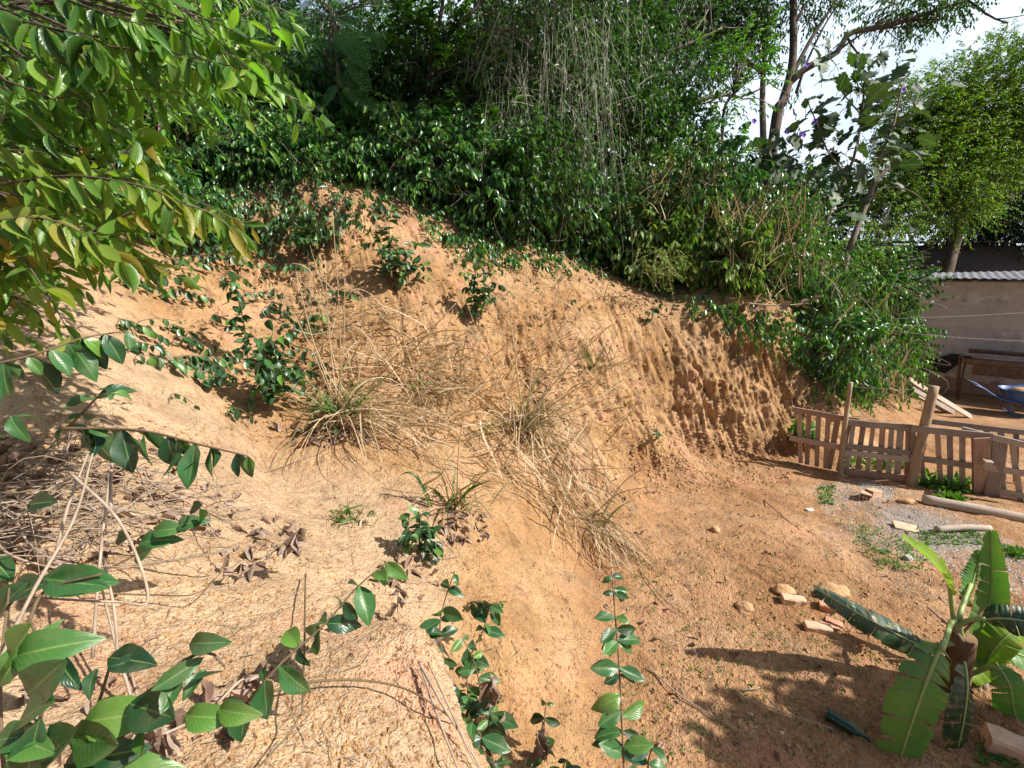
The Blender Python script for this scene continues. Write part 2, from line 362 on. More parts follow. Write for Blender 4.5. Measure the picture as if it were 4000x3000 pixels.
M['darkwood'] = woodmat('dark_board', [(0, (.1, .08, .065)), (.5, (.26, .2, .16)), (1, (.42, .34, .28))])
M['palewood'] = woodmat('pale_board', [(0, (.26, .2, .15)), (.5, (.42, .34, .27)), (1, (.55, .48, .4))])
M['post'] = plainmat('round_post', [(0, (.14, .1, .065)), (.5, (.33, .235, .15)), (1, (.46, .35, .24))], 9, .85, .6, .01, (1, 1, .25))
M['brick'] = plainmat('fired_clay', [(0, (.35, .15, .09)), (.5, (.5, .25, .16)), (1, (.58, .36, .25))], 12, .85, .35, .006)
M['palebrick'] = plainmat('dusty_clay', [(0, (.42, .25, .16)), (.5, (.56, .37, .25)), (1, (.65, .48, .36))], 12, .85, .35, .006)
M['rock'] = plainmat('earthy_rock', [(0, (.3, .16, .07)), (.5, (.46, .28, .14)), (1, (.56, .38, .22))], 14, .9, .7, .02)
M['greystone'] = plainmat('grey_gravel', [(0, (.22, .21, .19)), (.5, (.42, .4, .37)), (1, (.64, .62, .58))], 30, .85, .4, .004)
M['rust'] = plainmat('rusty_steel', [(0, (.05, .03, .022)), (.5, (.15, .085, .055)), (1, (.27, .19, .14))], 14, .75, .5, .004)
M['galv'] = plainmat('corrugated_sheet', [(0, (.1, .105, .12)), (.5, (.16, .17, .19)), (1, (.25, .26, .29))], 3, .75, .15, .003, metal=.0)
M['blue'] = plainmat('blue_paint', [(0, (.015, .04, .12)), (.6, (.03, .1, .32)), (1, (.06, .16, .42))], 12, .45, .2, .003, spec=.5)
M['black'] = plainmat('black_rubber_and_shade', [(0, (.012, .012, .013)), (1, (.04, .04, .042))], 12, .7, .3, .004)  # rubber and tarp; on the neighbouring house it stands in for shade
M['wire'] = plainmat('fence_wire', [(0, (.3, .28, .26)), (1, (.5, .48, .46))], 12, .5)
M['purple'] = plainmat('purple_petal', [(0, (.14, .06, .45)), (1, (.25, .14, .65))], 12, .6)
M['white'] = plainmat('white_plastic', [(0, (.6, .6, .6)), (1, (.78, .78, .76))], 12, .5)
def glassmat():
    m, nt, b, out = newmat('green_glass'); b.inputs['Base Color'].default_value = (.01, .07, .05, 1); b.inputs['Roughness'].default_value = .08
    b.inputs['Transmission Weight'].default_value = .35; return m
M['glass'] = glassmat()
def wallmat():
    m, nt, b, out = newmat('block_wall'); v = coords(nt)
    br = nt.nodes.new('ShaderNodeTexBrick'); nt.links.new(v, br.inputs['Vector'])
    mp = nt.nodes.new('ShaderNodeMapping'); mp.inputs['Rotation'].default_value = (R(90), 0, 0); nt.links.new(v, mp.inputs['Vector']); nt.links.new(mp.outputs[0], br.inputs['Vector'])
    br.inputs['Scale'].default_value = 1.0; br.inputs['Brick Width'].default_value = .3; br.inputs['Row Height'].default_value = .17; br.inputs['Mortar Size'].default_value = .008
    br.inputs['Mortar Smooth'].default_value = .6
    br.inputs['Color1'].default_value = (.47, .45, .43, 1); br.inputs['Color2'].default_value = (.53, .5, .475, 1); br.inputs['Mortar'].default_value = (.41, .39, .37, 1)
    n = noise(nt, v, 1.6, 6); c = mix(nt, br.outputs['Color'], (.52, .44, .38), mth(nt, 'MULTIPLY', n, .45))
    n2 = noise(nt, v, 1.1, 4, .6); c = mix(nt, c, (.66, .65, .65), mth(nt, 'MULTIPLY', mth(nt, 'GREATER_THAN', n2, .62), .55))
    dk = noise(nt, v, 2.3, 6, .7); c = mix(nt, c, (.2, .175, .155), mth(nt, 'MULTIPLY', mth(nt, 'MAXIMUM', mth(nt, 'SUBTRACT', dk, .5), 0.0), 2.6)); sz = nt.nodes.new('ShaderNodeSeparateXYZ'); nt.links.new(v, sz.inputs[0]); c = mix(nt, c, (.3, .16, .09), mth(nt, 'MULTIPLY', mth(nt, 'LESS_THAN', mth(nt, 'ADD', sz.outputs[2], mth(nt, 'MULTIPLY', dk, -.7)), .02), .75))
    nt.links.new(c, b.inputs['Base Color']); b.inputs['Roughness'].default_value = .9
    bump(nt, b, mix(nt, br.outputs['Fac'], noise(nt, v, 30, 5), .6), .4, .01); return m
M['wall'] = wallmat()
def soilmat():
    m, nt, b, out = newmat('clay_soil'); pos = geopos(nt)
    at = nt.nodes.new('ShaderNodeVertexColor'); at.layer_name = 'zone'; sp = nt.nodes.new('ShaderNodeSeparateColor'); nt.links.new(at.outputs['Color'], sp.inputs[0])
    yard, humus, pale = sp.outputs[0], sp.outputs[1], sp.outputs[2]
    grav = at.outputs['Alpha']
    mp = nt.nodes.new('ShaderNodeMapping'); mp.inputs['Scale'].default_value = (1, 1, .28); nt.links.new(pos, mp.inputs['Vector']); st = mp.outputs[0]
    n1 = noise(nt, pos, .9, 5, .6); n2 = noise(nt, st, 5.5, 7, .7); n3 = noise(nt, pos, 42, 4, .65); n4 = noise(nt, pos, 2.6, 5, .6); n5 = noise(nt, st, 26, 4, .6)
    c = ramp(nt, n1, [(.3, (.36, .195, .085)), (.45, (.42, .255, .125)), (.58, (.47, .295, .16)), (.72, (.53, .305, .18))])
    c2 = ramp(nt, n1, [(.3, (.29, .15, .07)), (.5, (.38, .215, .11)), (.7, (.47, .295, .17))])
    c = mix(nt, c, c2, yard)
    c = mix(nt, c, (.51, .37, .24), mth(nt, 'MULTIPLY', pale, .8))
    pk = ramp(nt, noise(nt, pos, 1.9, 3, .5), [(.58, (0, 0, 0)), (.66, (1, 1, 1))]); c = mix(nt, c, (.58, .30, .19), mth(nt, 'MULTIPLY', pk, .4))
    gy = ramp(nt, noise(nt, pos, 1.4, 4, .6), [(.58, (0, 0, 0)), (.7, (1, 1, 1))]); c = mix(nt, c, (.33, .235, .15), mth(nt, 'MULTIPLY', gy, .5))
    cr_ = nt.nodes.new('ShaderNodeTexVoronoi'); cr_.feature = 'DISTANCE_TO_EDGE'; cr_.inputs['Scale'].default_value = 4.5; wv_ = nt.nodes.new('ShaderNodeVectorMath'); wv_.operation = 'ADD'; nz_ = nt.nodes.new('ShaderNodeTexNoise'); nz_.inputs['Scale'].default_value = 5; nz_.inputs['Detail'].default_value = 5; nt.links.new(pos, nz_.inputs['Vector']); sc_ = nt.nodes.new('ShaderNodeVectorMath'); sc_.operation = 'SCALE'; sc_.inputs['Scale'].default_value = .5; nt.links.new(nz_.outputs['Color'], sc_.inputs[0]); nt.links.new(st, wv_.inputs[0]); nt.links.new(sc_.outputs[0], wv_.inputs[1]); nt.links.new(wv_.outputs[0], cr_.inputs['Vector'])
    ck_ = mth(nt, 'MULTIPLY', mth(nt, 'LESS_THAN', cr_.outputs['Distance'], .012), mth(nt, 'GREATER_THAN', n4, .52)); c = mix(nt, c, (.16, .09, .045), mth(nt, 'MULTIPLY', ck_, .7))
    og = mth(nt, 'MULTIPLY', ramp(nt, noise(nt, pos, 2.1, 6, .75), [(.52, (0, 0, 0)), (.64, (1, 1, 1))]), ramp(nt, n3, [(.4, (0, 0, 0)), (.55, (1, 1, 1))])); c = mix(nt, c, (.2, .125, .075), mth(nt, 'MULTIPLY', og, .55))
    c = mix(nt, c, ramp(nt, n4, [(.3, (.72, .68, .64)), (.5, (1, 1, 1)), (.72, (1.12, 1.1, 1.08))]), .8, 'MULTIPLY')
    c = mix(nt, c, ramp(nt, n2, [(.28, (.5, .46, .42)), (.45, (1, 1, 1)), (.72, (1.18, 1.16, 1.12))]), .8, 'MULTIPLY')
    c = mix(nt, c, ramp(nt, n3, [(.28, (.38, .34, .3)), (.44, (1, 1, 1)), (.75, (1.2, 1.18, 1.15))]), mth(nt, 'MULTIPLY_ADD', n4, .9, .05), 'MULTIPLY')
    c = mix(nt, c, ramp(nt, n5, [(.3, (.6, .55, .5)), (.44, (1, 1, 1)), (.75, (1.1, 1.1, 1.1))]), mth(nt, 'MULTIPLY_ADD', n1, 1.2, -.1), 'MULTIPLY')
    gn = nt.nodes.new('ShaderNodeSeparateXYZ'); nt.links.new(nt.nodes.new('ShaderNodeNewGeometry').outputs['True Normal'], gn.inputs[0])
    sm = nt.nodes.new('ShaderNodeMapRange'); sm.inputs['From Min'].default_value = .9; sm.inputs['From Max'].default_value = .45; nt.links.new(gn.outputs[2], sm.inputs['Value'])
    mp2 = nt.nodes.new('ShaderNodeMapping'); mp2.inputs['Scale'].default_value = (1, 1, .13); nt.links.new(pos, mp2.inputs['Vector']); sk = noise(nt, mp2.outputs[0], 17, 5, .7)
    c = mix(nt, c, ramp(nt, sk, [(.34, (.42, .36, .3)), (.48, (1, 1, 1)), (.7, (1.15, 1.12, 1.05))]), mth(nt, 'MULTIPLY', sm.outputs[0], .8), 'MULTIPLY')
    c = mix(nt, c, mix(nt, (.2, .18, .16), (.46, .43, .39), noise(nt, pos, 90, 2)), mth(nt, 'MULTIPLY', grav, .75))
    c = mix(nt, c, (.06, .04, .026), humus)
    nt.links.new(c, b.inputs['Base Color']); b.inputs['Roughness'].default_value = .95; b.inputs['Specular IOR Level'].default_value = .12
    vo = nt.nodes.new('ShaderNodeTexVoronoi'); vo.inputs['Scale'].default_value = 75; nt.links.new(pos, vo.inputs['Vector'])
    h = mth(nt, 'ADD', mth(nt, 'MULTIPLY', n3, 1.0), mth(nt, 'ADD', mth(nt, 'ADD', mth(nt, 'MULTIPLY', n5, 1.2), mth(nt, 'MULTIPLY', noise(nt, pos, 140, 3), .4)), mth(nt, 'MULTIPLY', vo.outputs['Distance'], -.5)))
    bump(nt, b, h, .8, .026); return m
M['soil'] = soilmat()
#--TERRAIN
# ------------------------------------------------------------------ terrain: control points x, y, z joined by a thin-plate spline
CP = [(.65, 2.31, .0), (.98, 4.6, 0), (2.04, 6.5, .05), (4.75, 7.6, .15), (5.45, 7.2, .05), (5.95, 6.5, 0), (6.7, 6.05, 0),
      (.8, 3.4, .0), (3.0, 7.3, .15), (4.3, 8.25, 2.0), (3.7, 8.5, 2.35), (3.05, 9.1, 2.6), (1.57, 8.35, 2.65), (-.84, 8.3, 3.4), (-2.0, 8.5, 4.2), (-3.6, 8.0, 4.2),
      (-4.4, 4.0, 2.65), (-2.1, 1.64, 1.5), (-.97, 1.6, 1.3), (-.5, 2.0, 1.1), (-.35, 1.73, 1.05), (-.25, 2.25, .5), (0, 2.7, .5), (-3.4, 3.6, 2.1), (-2.9, 3.7, 1.8),
      (-2.5, 4.5, 1.1), (-2.2, 4.9, 1.2), (-3.5, 7.2, 3.0), (-2.04, 5.3, 1.4), (0, 6.0, 1.15), (-.48, 4.2, .77), (-1.48, 3.84, .97), (-1.74, 2.6, 1.3), (-2.3, 2.65, 1.6),
      (-3.2, 3.0, 1.75), (1.42, 7.25, 1.55), (3.1, 7.85, 1.45), (0, 7.2, 2.3), (-1.38, 6.9, 2.65), (-1.8, 5.95, 1.85), (1.19, 5.9, .6), (.49, 4.84, .45), (2.8, 6.9, .2), (2.2, 7.1, .75),
      (-3.5, 5.5, 2.0), (-4.3, 6.2, 2.9), (-5.5, 7.5, 4.0), (-5.5, 5.0, 3.2), (-6.5, 3.0, 3.2),
      (3, 3, 0), (4, 4.5, 0), (5, 2, 0), (3, 5.5, .02), (5.2, 6.0, 0), (7, 4, 0), (9, 5, 0), (1.4, 1.0, 0), (2, 3.5, 0), (1.6, 5.0, .02), (12, 10, 0), (12, 4, 0), (3.5, -2, 0), (1.2, 0, .4),
      (0, 0, 1.42), (0, -2, 1.6), (-3, -2, 2.2), (2, -1.5, .2), (-.3, .9, 1.25), (.3, 1.4, .5), (-4, .5, 2.1),
      (5.9, 10.2, 2.1), (7.3, 10.2, 1.2), (8.2, 10.3, .6), (9.3, 10.6, .03), (8, 8.6, 0), (7, 8, 0), (6.4, 8.9, .6), (5.3, 8.75, 1.9), (4.85, 8.1, 1.5), (4.9, 7.72, .35), (5.8, 9.2, 2.0), (7.2, 9.1, .4), (10, 8, 0), (10, 12, 0), (11, 14, 0), (8, 13, .9),
      (-6, 12, 6.5), (0, 12, 5.2), (3, 12, 3.8), (-10, 8, 6), (5, 13, 3.2), (-3, 10, 5.0), (0, 10, 4.1), (2.5, 10.3, 3.1)]
CP = np.array(CP, float)
def _U(d2): return .5*d2*np.log(d2 + 1e-9)
def tps_fit(c, reg=.01):
    n = len(c); d2 = ((c[:, None, :2]-c[None, :, :2])**2).sum(-1); K = _U(d2) + reg*np.eye(n)
    Q = np.hstack([np.ones((n, 1)), c[:, :2]]); A = np.zeros((n+3, n+3)); A[:n, :n] = K; A[:n, n:] = Q; A[n:, :n] = Q.T
    return np.linalg.solve(A, np.concatenate([c[:, 2], np.zeros(3)]))
TW = tps_fit(CP)
def base_z(x, y):
    x = np.asarray(x, float); y = np.asarray(y, float); z = TW[-3] + TW[-2]*x + TW[-1]*y
    for i in range(len(CP)): z = z + TW[i]*_U((x-CP[i, 0])**2 + (y-CP[i, 1])**2)
    r = np.hypot(x, y)
    far = 9.0*sst(6, -14, x - .25*(y-10)) + .0*x
    f = sst(12.5, 19, r); z = z*(1-f) + far*f
    return np.logaddexp(0, (z+.03)*22)/22 - .03
def build_terrain():
    aa = np.concatenate([np.linspace(-118, -54, 60, endpoint=False), np.linspace(-54, 54, 980), np.linspace(54, 118, 60)[1:]])
    th = np.radians(aa); NR = 820
    rf = np.geomspace(.35, 15, 500)
    X = np.sin(th)[:, None]*rf; Y = np.cos(th)[:, None]*rf; Z = base_z(X, Y)
    d = np.sqrt(X**2 + Y**2 + (Z-3)**2); ds = np.sqrt(np.diff(rf)[None]**2 + np.diff(Z, axis=1)**2)/(.5*(d[:, 1:]+d[:, :-1]))
    k = np.ones(41)/41                                          # smooth the spacing between neighbouring columns
    cum = np.concatenate([np.zeros((len(th), 1)), np.cumsum(ds, 1)], 1); cum /= cum[:, -1:]
    cp = np.vstack([cum[:1].repeat(20, 0), cum, cum[-1:].repeat(20, 0)]); cum = np.stack([np.convolve(cp[:, j], k, 'valid') for j in range(cum.shape[1])], 1)
    rr = np.stack([np.interp(np.linspace(0, 1, NR), cum[i], rf) for i in range(len(th))])
    rr = np.concatenate([rr, np.broadcast_to(np.geomspace(15.5, 900, 60), (len(th), 60))], 1)
    X = np.sin(th)[:, None]*rr; Y = np.cos(th)[:, None]*rr; Z = base_z(X, Y)
    V = np.stack([X, Y, Z], -1)
    tu = np.gradient(V, axis=0); tv = np.gradient(V, axis=1); N = nrm(np.cross(tv, tu)); N = np.where(N[..., 2:] < 0, -N, N)
    steep = sst(.35, .85, 1 - N[..., 2]) ; near = sst(16, 12, rr)
    bank = sst(.12, .45, 1 - N[..., 2]); bare = sst(2.2, .6, X)     # rougher on the bank than in the yard
    q = V[:, :820]; D = np.zeros(X.shape); n8 = slice(0, 820)
    st, bk = steep[:, n8], bank[:, n8]
    A_ = q[..., 0]*.9 + q[..., 1]*.42; B_ = -q[..., 0]*.42 + q[..., 1]*.9; dh = lambda fa, fb, fz: np.stack([A_*fa, B_*fb, q[..., 2]*fz], -1)
    st = sst(.22, .6, 1 - N[:, n8][..., 2]); rgh = sst(-.45, .35, fbm(q*np.array([.9, .9, 1.1])+2, 2))
    D[:, n8] += (.12*bk+.05*st)*fbm(dh(1.2, .8, .8), 3)
    ribs = fbm(dh(3.6, .5, .45)+3.1, 3, .55); D[:, n8] += (.03*st+.02*bk)*(.8-2*np.abs(ribs))
    ribs2 = fbm(dh(11, 1.6, 1.3), 3, .6); D[:, n8] += (.03*st + .018*bk)*ribs2
    rill = np.exp(-(fbm(dh(1.9, .35, .4)+8, 2)/.07)**2); D[:, n8] -= (.07*bk+.012)*rill*sst(.2, .5, .5+ribs2)
    ledge = np.abs(((q[..., 2] + .25*fbm(q*1.3+4, 2))*2.1) % 1.0 - .5)*2; D[:, n8] += .02*st*sst(.3, .7, ledge)*rgh
    scr = fbm(dh(30, 4, 3.2), 2, .6); D[:, n8] += .03*st*np.sign(scr)*np.abs(scr)**1.2
    wq = q + .06*np.stack([fbm(q*5+1, 2), fbm(q*5+30, 2), fbm(q*5+60, 2)], -1)
    for (sx_, sy_, am) in ((5.5, 3.0, .022), (13, 6, .02), (26, 12, .014)):
        iq = np.floor(np.stack([wq[..., 0]*sx_, wq[..., 1]*sx_, wq[..., 2]*sy_ + wq[..., 0]*sx_*.35], -1)).astype(np.int64); D[:, n8] += am*(.35*bk+.65*st)*(.35+.65*rgh)*(_h(iq[..., 0], iq[..., 1], iq[..., 2])-.5)
    cl = fbm(q*np.array([9, 9, 8])+9, 3, .55); D[:, n8] += (.008 + .016*bk*rgh)*cl
    ck = fbm(q*24.0+5, 2, .6); D[:, n8] += (.005 + .013*bk*rgh)*np.sign(ck)*np.abs(ck)**1.3
    pit = vnoise(q*np.array([14, 14, 8.0])+40); D[:, n8] -= .05*bk*rgh*sst(.4, .8, pit)
    fine = vnoise(q*62.0); D[:, n8] += (.003+.006*bk)*fine*sst(9, 4, rr[:, n8])
    D[:, n8] += .035*(1-bk)*fbm(q*np.array([1.4, 1.4, 1.4])+21, 3)
    V = V + N*(D*near)[..., None]
    nt_, nr_ = X.shape; i = np.arange(nt_*nr_).reshape(nt_, nr_)
    F = np.stack([i[:-1, :-1], i[:-1, 1:], i[1:, 1:], i[1:, :-1]], -1).reshape(-1, 4)
    mb = MB(); mb.add(V.reshape(-1, 3), F); o = mb.build('ground', M['soil']); o['kind'] = 'structure'
    o['label'] = 'bare orange clay bank falling to the trodden yard'
    # zones of the soil itself: trodden yard, humus under the wood, pale sandy shoulder in front
    yard = sst(.5, .12, Z)*sst(.2, .9, X)
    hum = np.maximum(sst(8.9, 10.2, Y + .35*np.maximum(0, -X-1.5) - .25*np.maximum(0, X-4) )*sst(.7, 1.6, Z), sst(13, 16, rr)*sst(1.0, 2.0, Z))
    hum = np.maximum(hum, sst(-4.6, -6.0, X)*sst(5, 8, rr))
    pale = sst(.6, .9, Z)*sst(4.6, 3.4, Y + .3*X)*sst(.3, -.4, X)
    grav = sst(.75, .25, np.hypot((X-4.9)/1.5, (Y-5.0)/1.05) + .25*fbm(np.stack([X*1.6, Y*1.6, X*0], -1), 3))*yard
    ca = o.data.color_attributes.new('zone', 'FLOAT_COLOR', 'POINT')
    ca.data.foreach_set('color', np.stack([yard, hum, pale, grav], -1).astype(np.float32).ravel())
    # coarse copy of the surface to plant things on
    a = V[::3, :820:3]; m_, n_ = a.shape[:2]; j = np.arange(m_*n_).reshape(m_, n_)
    f = np.stack([j[:-1, :-1], j[:-1, 1:], j[1:, 1:], j[1:, :-1]], -1).reshape(-1, 4)
    return BVHTree.FromPolygons(a.reshape(-1, 3).tolist(), f.tolist())
BVH = build_terrain()
def gz(x, y):
    h = BVH.ray_cast(Vector((float(x), float(y), 30)), Vector((0, 0, -1))); return h[0].z if h[0] is not None else float(base_z(x, y))
def G(u, v, off=0.0):
    d = ray(u, v); d = d/np.linalg.norm(d); h = BVH.ray_cast(Vector(EYE), Vector(d))
    if h[0] is None: return None
    return np.array(h[0]) - d*off
def depth(u, v):
    p = G(u, v); return None if p is None else float(np.dot(p-EYE, FW))
#--OBJECTS
# ================================================================== buildings
def shed():
    A = np.array([10.2, 13.35, 0]); B = np.array([14.6, 9.3, 0]); ax = nrm(B-A); L = np.linalg.norm(B-A); ay = np.array([-ax[1], ax[0], 0]); H = 2.86
    if ay[1] < 0: ay = -ay                        # ay points away from the camera
    o = thing('shed', 'low grey block-walled shed with a corrugated roof at the right edge', 'shed', A); o.rotation_euler = (0, 0, 0)
    wl_ = bpy.data.objects.new('wall', None)
    mb = MB(); c = np.array([L/2, .08, H/2])
    box(mb, c, (1, 0, 0), (0, 1, 0), (0, 0, 1), L, .16, H)
    me = mb.build('wall', M['wall'], None, False); me.parent = o; me.rotation_euler = (0, 0, math.atan2(ax[1], ax[0]))
    mb = MB(); nx = int(L*40); xs = np.linspace(-.35, L+.3, nx); ys = np.linspace(-.3, 3.6, 9); vs = []
    for y in ys:
        for x in xs: vs.append(A + ax*x + ay*y + np.array([0, 0, H + .06 + .05*(y+.3) + .014*math.sin(x*2*math.pi/.17) + .02*math.sin(x*1.3+y)]))
    i = np.arange(len(vs)).reshape(9, nx); f = np.stack([i[:-1, :-1], i[:-1, 1:], i[1:, 1:], i[1:, :-1]], -1).reshape(-1, 4)
    v = np.array(vs); n = len(v); mb.add(np.vstack([v, v - [0, 0, .012]]), np.vstack([f, f[:, ::-1]+n]))
    e = np.concatenate([i[0]]); mb.f.append(np.stack([e[:-1], e[:-1]+n, e[1:]+n, e[1:]], 1)); mb.m.append(np.zeros(nx-1, np.int32))
    mb.build('roof', M['galv'], o)
    mb = MB(); box(mb, A + ax*L/2 + ay*.35 + np.array([0, 0, H+.045]), ax, ay, (0, 0, 1), L, .05, .07); mb.build('roof_beam', M['darkwood'], o)
    return A, B, ax, ay
SA, SB, SAX, SAY = shed()
def neighbour():
    o = thing('neighbouring_house', 'dark neighbouring building behind the shed, tree shade put into its black, pale roof edge', 'house', (11.5, 18.0, 0))
    mb = MB(); box(mb, (17.6, 18.2, 2.05), (1, 0, 0), (0, 1, 0), (0, 0, 1), 15, .2, 4.1); mb.build('wall', M['black'], o)  # wall coloured black to stand in for the shade under the tree
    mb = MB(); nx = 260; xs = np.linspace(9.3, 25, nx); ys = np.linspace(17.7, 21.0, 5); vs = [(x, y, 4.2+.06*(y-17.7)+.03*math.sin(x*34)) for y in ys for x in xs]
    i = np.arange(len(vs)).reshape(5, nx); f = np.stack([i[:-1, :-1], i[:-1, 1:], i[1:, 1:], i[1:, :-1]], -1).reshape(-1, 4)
    v = np.array(vs); mb.add(np.vstack([v, v-[0, 0, .02]]), np.vstack([f, f[:, ::-1]+len(v)])); mb.build('roof', M['black'], o)  # shaded stretch of the roof, its darkness put into the colour
    a_, b_ = PY(1815, 535, 17.3), PY(1956, 535, 17.3); mb = MB(); box(mb, (a_+b_)/2+[0, .5, .12], nrm(b_-a_), nrm(np.array([0, 1, .25])), nrm(np.array([0, -.25, 1])), np.linalg.norm(b_-a_), 1.2, .03); mb.build('sunlit_roof_end', M['galv'], o)  # sunlit end of the same roof, kept pale beside the blackened part
neighbour()

# ================================================================== trees and thicket
UP = np.array([0, 0, 1.0])
def px(poly): return np.array([P(u, v, t) for u, v, t in poly])
def inpoly(pt, poly):
    x, y = pt; c = False; j = len(poly)-1
    for i in range(len(poly)):
        xi, yi = poly[i]; xj, yj = poly[j]
        if (yi > y) != (yj > y) and x < (xj-xi)*(y-yi)/(yj-yi+1e-12)+xi: c = not c
        j = i
    return c
def samp(poly, n):
    a = np.array(poly, float); lo, hi = a.min(0), a.max(0); out = []
    while len(out) < n:
        q = rng.uniform(lo, hi)
        if inpoly(q, poly): out.append(q)
    return np.array(out)
def rdir(n, bias=(0, 0, 0), s=1.0): return nrm(rng.normal(0, s, (n, 3)) + np.asarray(bias))
def clump(lmb, tmb, c, rx, ry, rz, n, L, k, ll, lw, tpls=LO, shell=.5, droop=.25, hang=.6, mat=0, tr=.004, lump=.3, out=1.0, jit=.25):
    """sprays filling a lumpy ellipsoid"""
    d = rdir(n); r = rng.uniform(shell, 1, n)**.6
    q = 1 + lump*np.sin(d@np.array([3.1, 1.7, 2.3])*1.7 + c[0]*3) + lump*.6*np.sin(d@np.array([-2.3, 4.1, 3.3])*2 + c[2]*5)
    p = np.asarray(c) + d*(r*q)[:, None]*np.array([rx, ry, rz])
    dd = nrm(d*out + rng.normal(0, .45, (n, 3)) + np.array([0, 0, .15]))
    sprays(lmb, tmb, p, dd, L*rng.uniform(.7, 1.2, n), k, ll, lw, tpls, droop, hang, mat, tr, jit=jit)
def limb(mb, p0, d, L, r, depth, ends, spread=.6, up=.15, n=6, kids=3, mat=0, wander=.25):
    pts = [np.asarray(p0, float)]; d = nrm(d); st = L/(n-1)
    for i in range(n-1):
        d = nrm(d + rng.normal(0, wander/ n**.5, 3) + np.array([0, 0, up/n])); pts.append(pts[-1]+d*st)
    tube(mb, pts, r, r*.55, 7 if r > .03 else 5, mat, rough=.06)
    if depth == 0: ends.append((pts[-1], d)); ends.append((pts[-2], d)); return
    for k in range(kids):
        a = pts[rng.integers(n//2, n)]; limb(mb, a, d + rng.normal(0, spread, 3), L*rng.uniform(.5, .75), r*.5, depth-1, ends, spread, up, n, kids, mat, wander)

def shrub(name, label, cat, group, u, v, dy, vtop, hw, lm='glossy_far', ll=.1, lw=.045, n=260, k=8, L=.38, depth=None, tpls=LO, hang=.8, droop=.3, base=None):
    g = base if base is not None else G(u, v)
    if g is None or np.dot(g-EYE, FW) > 12: g = gpt(u, v, 9.8)
    x, y = g[0]*(1+dy/max(g[1], 1)), g[1]+dy; z0 = gz(x, y)
    t = np.dot(np.array([x, y, z0])-EYE, FW); ztop = PY(u, vtop, y)[2]; H = max(ztop - z0, .4); rad = hw*S/FPX*t
    o = thing(name, label, cat, (x, y, z0), group); lf, tw = MB(), MB()
    for j in range(6):
        a = rng.uniform(0, 6.28); e = np.array([x+math.cos(a)*rad*.6, y+math.sin(a)*rad*.4, z0+H*rng.uniform(.6, .95)])
        tube(tw, smoothpath([(x+rng.normal(0, .015), y+rng.normal(0, .015), z0-.05), (x*.5+e[0]*.5, y*.5+e[1]*.5, z0+H*.45), e], 7), .022, .007, 5)
    clump(lf, tw, (x, y, z0+H*.52), rad, (depth or rad*.8), H*.5, n, L, k, ll, lw, tpls, .35, droop, hang)
    m_ = 16; a_ = rng.uniform(0, 6.28, m_); pp = np.stack([x+np.cos(a_)*rad*rng.uniform(.2, .9, m_), y+np.sin(a_)*rad*.5-.1, z0+H*rng.uniform(.55, .95, m_)], 1)
    sprays(lf, tw, pp, nrm(rng.normal(0, .5, (m_, 3))+np.array([.1, -.35, .55])), rng.uniform(.5, 1.1, m_), 12, ll*.9, lw*.8, tpls, .35, .3, spread=.8)
    dl = MB(); m_ = 26; d_ = rdir(m_); pp = np.array([x, y, z0+H*.45]) + d_*np.array([rad, rad*.8, H*.5])*1.02; scatter(dl, MID, pp, rdir(m_, (0, 0, -1)), rdir(m_), rng.uniform(.06, .15, m_), .05)
    b_ = rng.uniform(0, 6.28, 22); p0 = np.stack([x+np.cos(b_)*rad, y-np.abs(np.sin(b_))*rad*.8, z0+H*rng.uniform(.1, .8, 22)], 1); ss = np.linspace(0, 1, 7)[None, :, None]; dd = nrm(rng.normal(0, .5, (22, 1, 3))+np.array([0, -.2, -.35])); pth = p0[:, None]+dd*ss*rng.uniform(.3, .9, (22, 1, 1))+rng.normal(0, .15, (22, 1, 3))*np.sin(ss*3.1)
    dt = MB(); twigs(dt, pth, rng.uniform(.002, .006, 22), .002)
    lf.build('foliage', M[lm], o); tw.build('stems', M['stem'], o); dl.build('withered_leaves', M['dead'], o); dt.build('dry_twigs', M['twig'], o); return o

# glossy shrubs hanging over the rim of the bank (front row) and taller ones behind them
GR = 'glossy shrubs along the rim of the bank'
front = [(540, 398, .25, 330, 70, 'low dark shrub on the upper left rim beside the near branches'), (630, 402, .25, 330, 70, 'low dark shrub on the upper left rim below the thin pale trunks'), (730, 405, .25, 335, 70, 'low dark shrub on the upper left rim right of the thin pale trunks'), (810, 415, .3, 330, 70, 'low dark shrub on the upper left rim below the bright rosette'),
 (905, 455, .5, 300, 90, 'low glossy shrub at the top left of the bank rim, under the dark trees'),
 (985, 510, .45, 330, 85, 'glossy shrub on the rim just right of the pale washed gully'),
 (1070, 535, .45, 350, 80, 'dark glossy shrub on the rim above the upright sapling'),
 (1160, 555, .5, 380, 85, 'glossy shrub on the rim left of the hanging grey vines'),
 (1255, 585, .5, 400, 85, 'glossy shrub on the rim under the hanging grey vines'),
 (1345, 610, .5, 420, 80, 'glossy shrub on the rim right of the hanging grey vines'),
 (1420, 640, .45, 500, 70, 'loose pale green shrub with seed sprays on the bank rim'),
 (1500, 650, .5, 380, 75, 'tall narrow blue-green shrub standing on the bank rim'),
 (1580, 690, .7, 500, 62, 'leafy shrub on the rim above the ribbed clay face'),
 (1660, 700, .9, 500, 65, 'leafy shrub on the rim beside the fallen dry branch')]
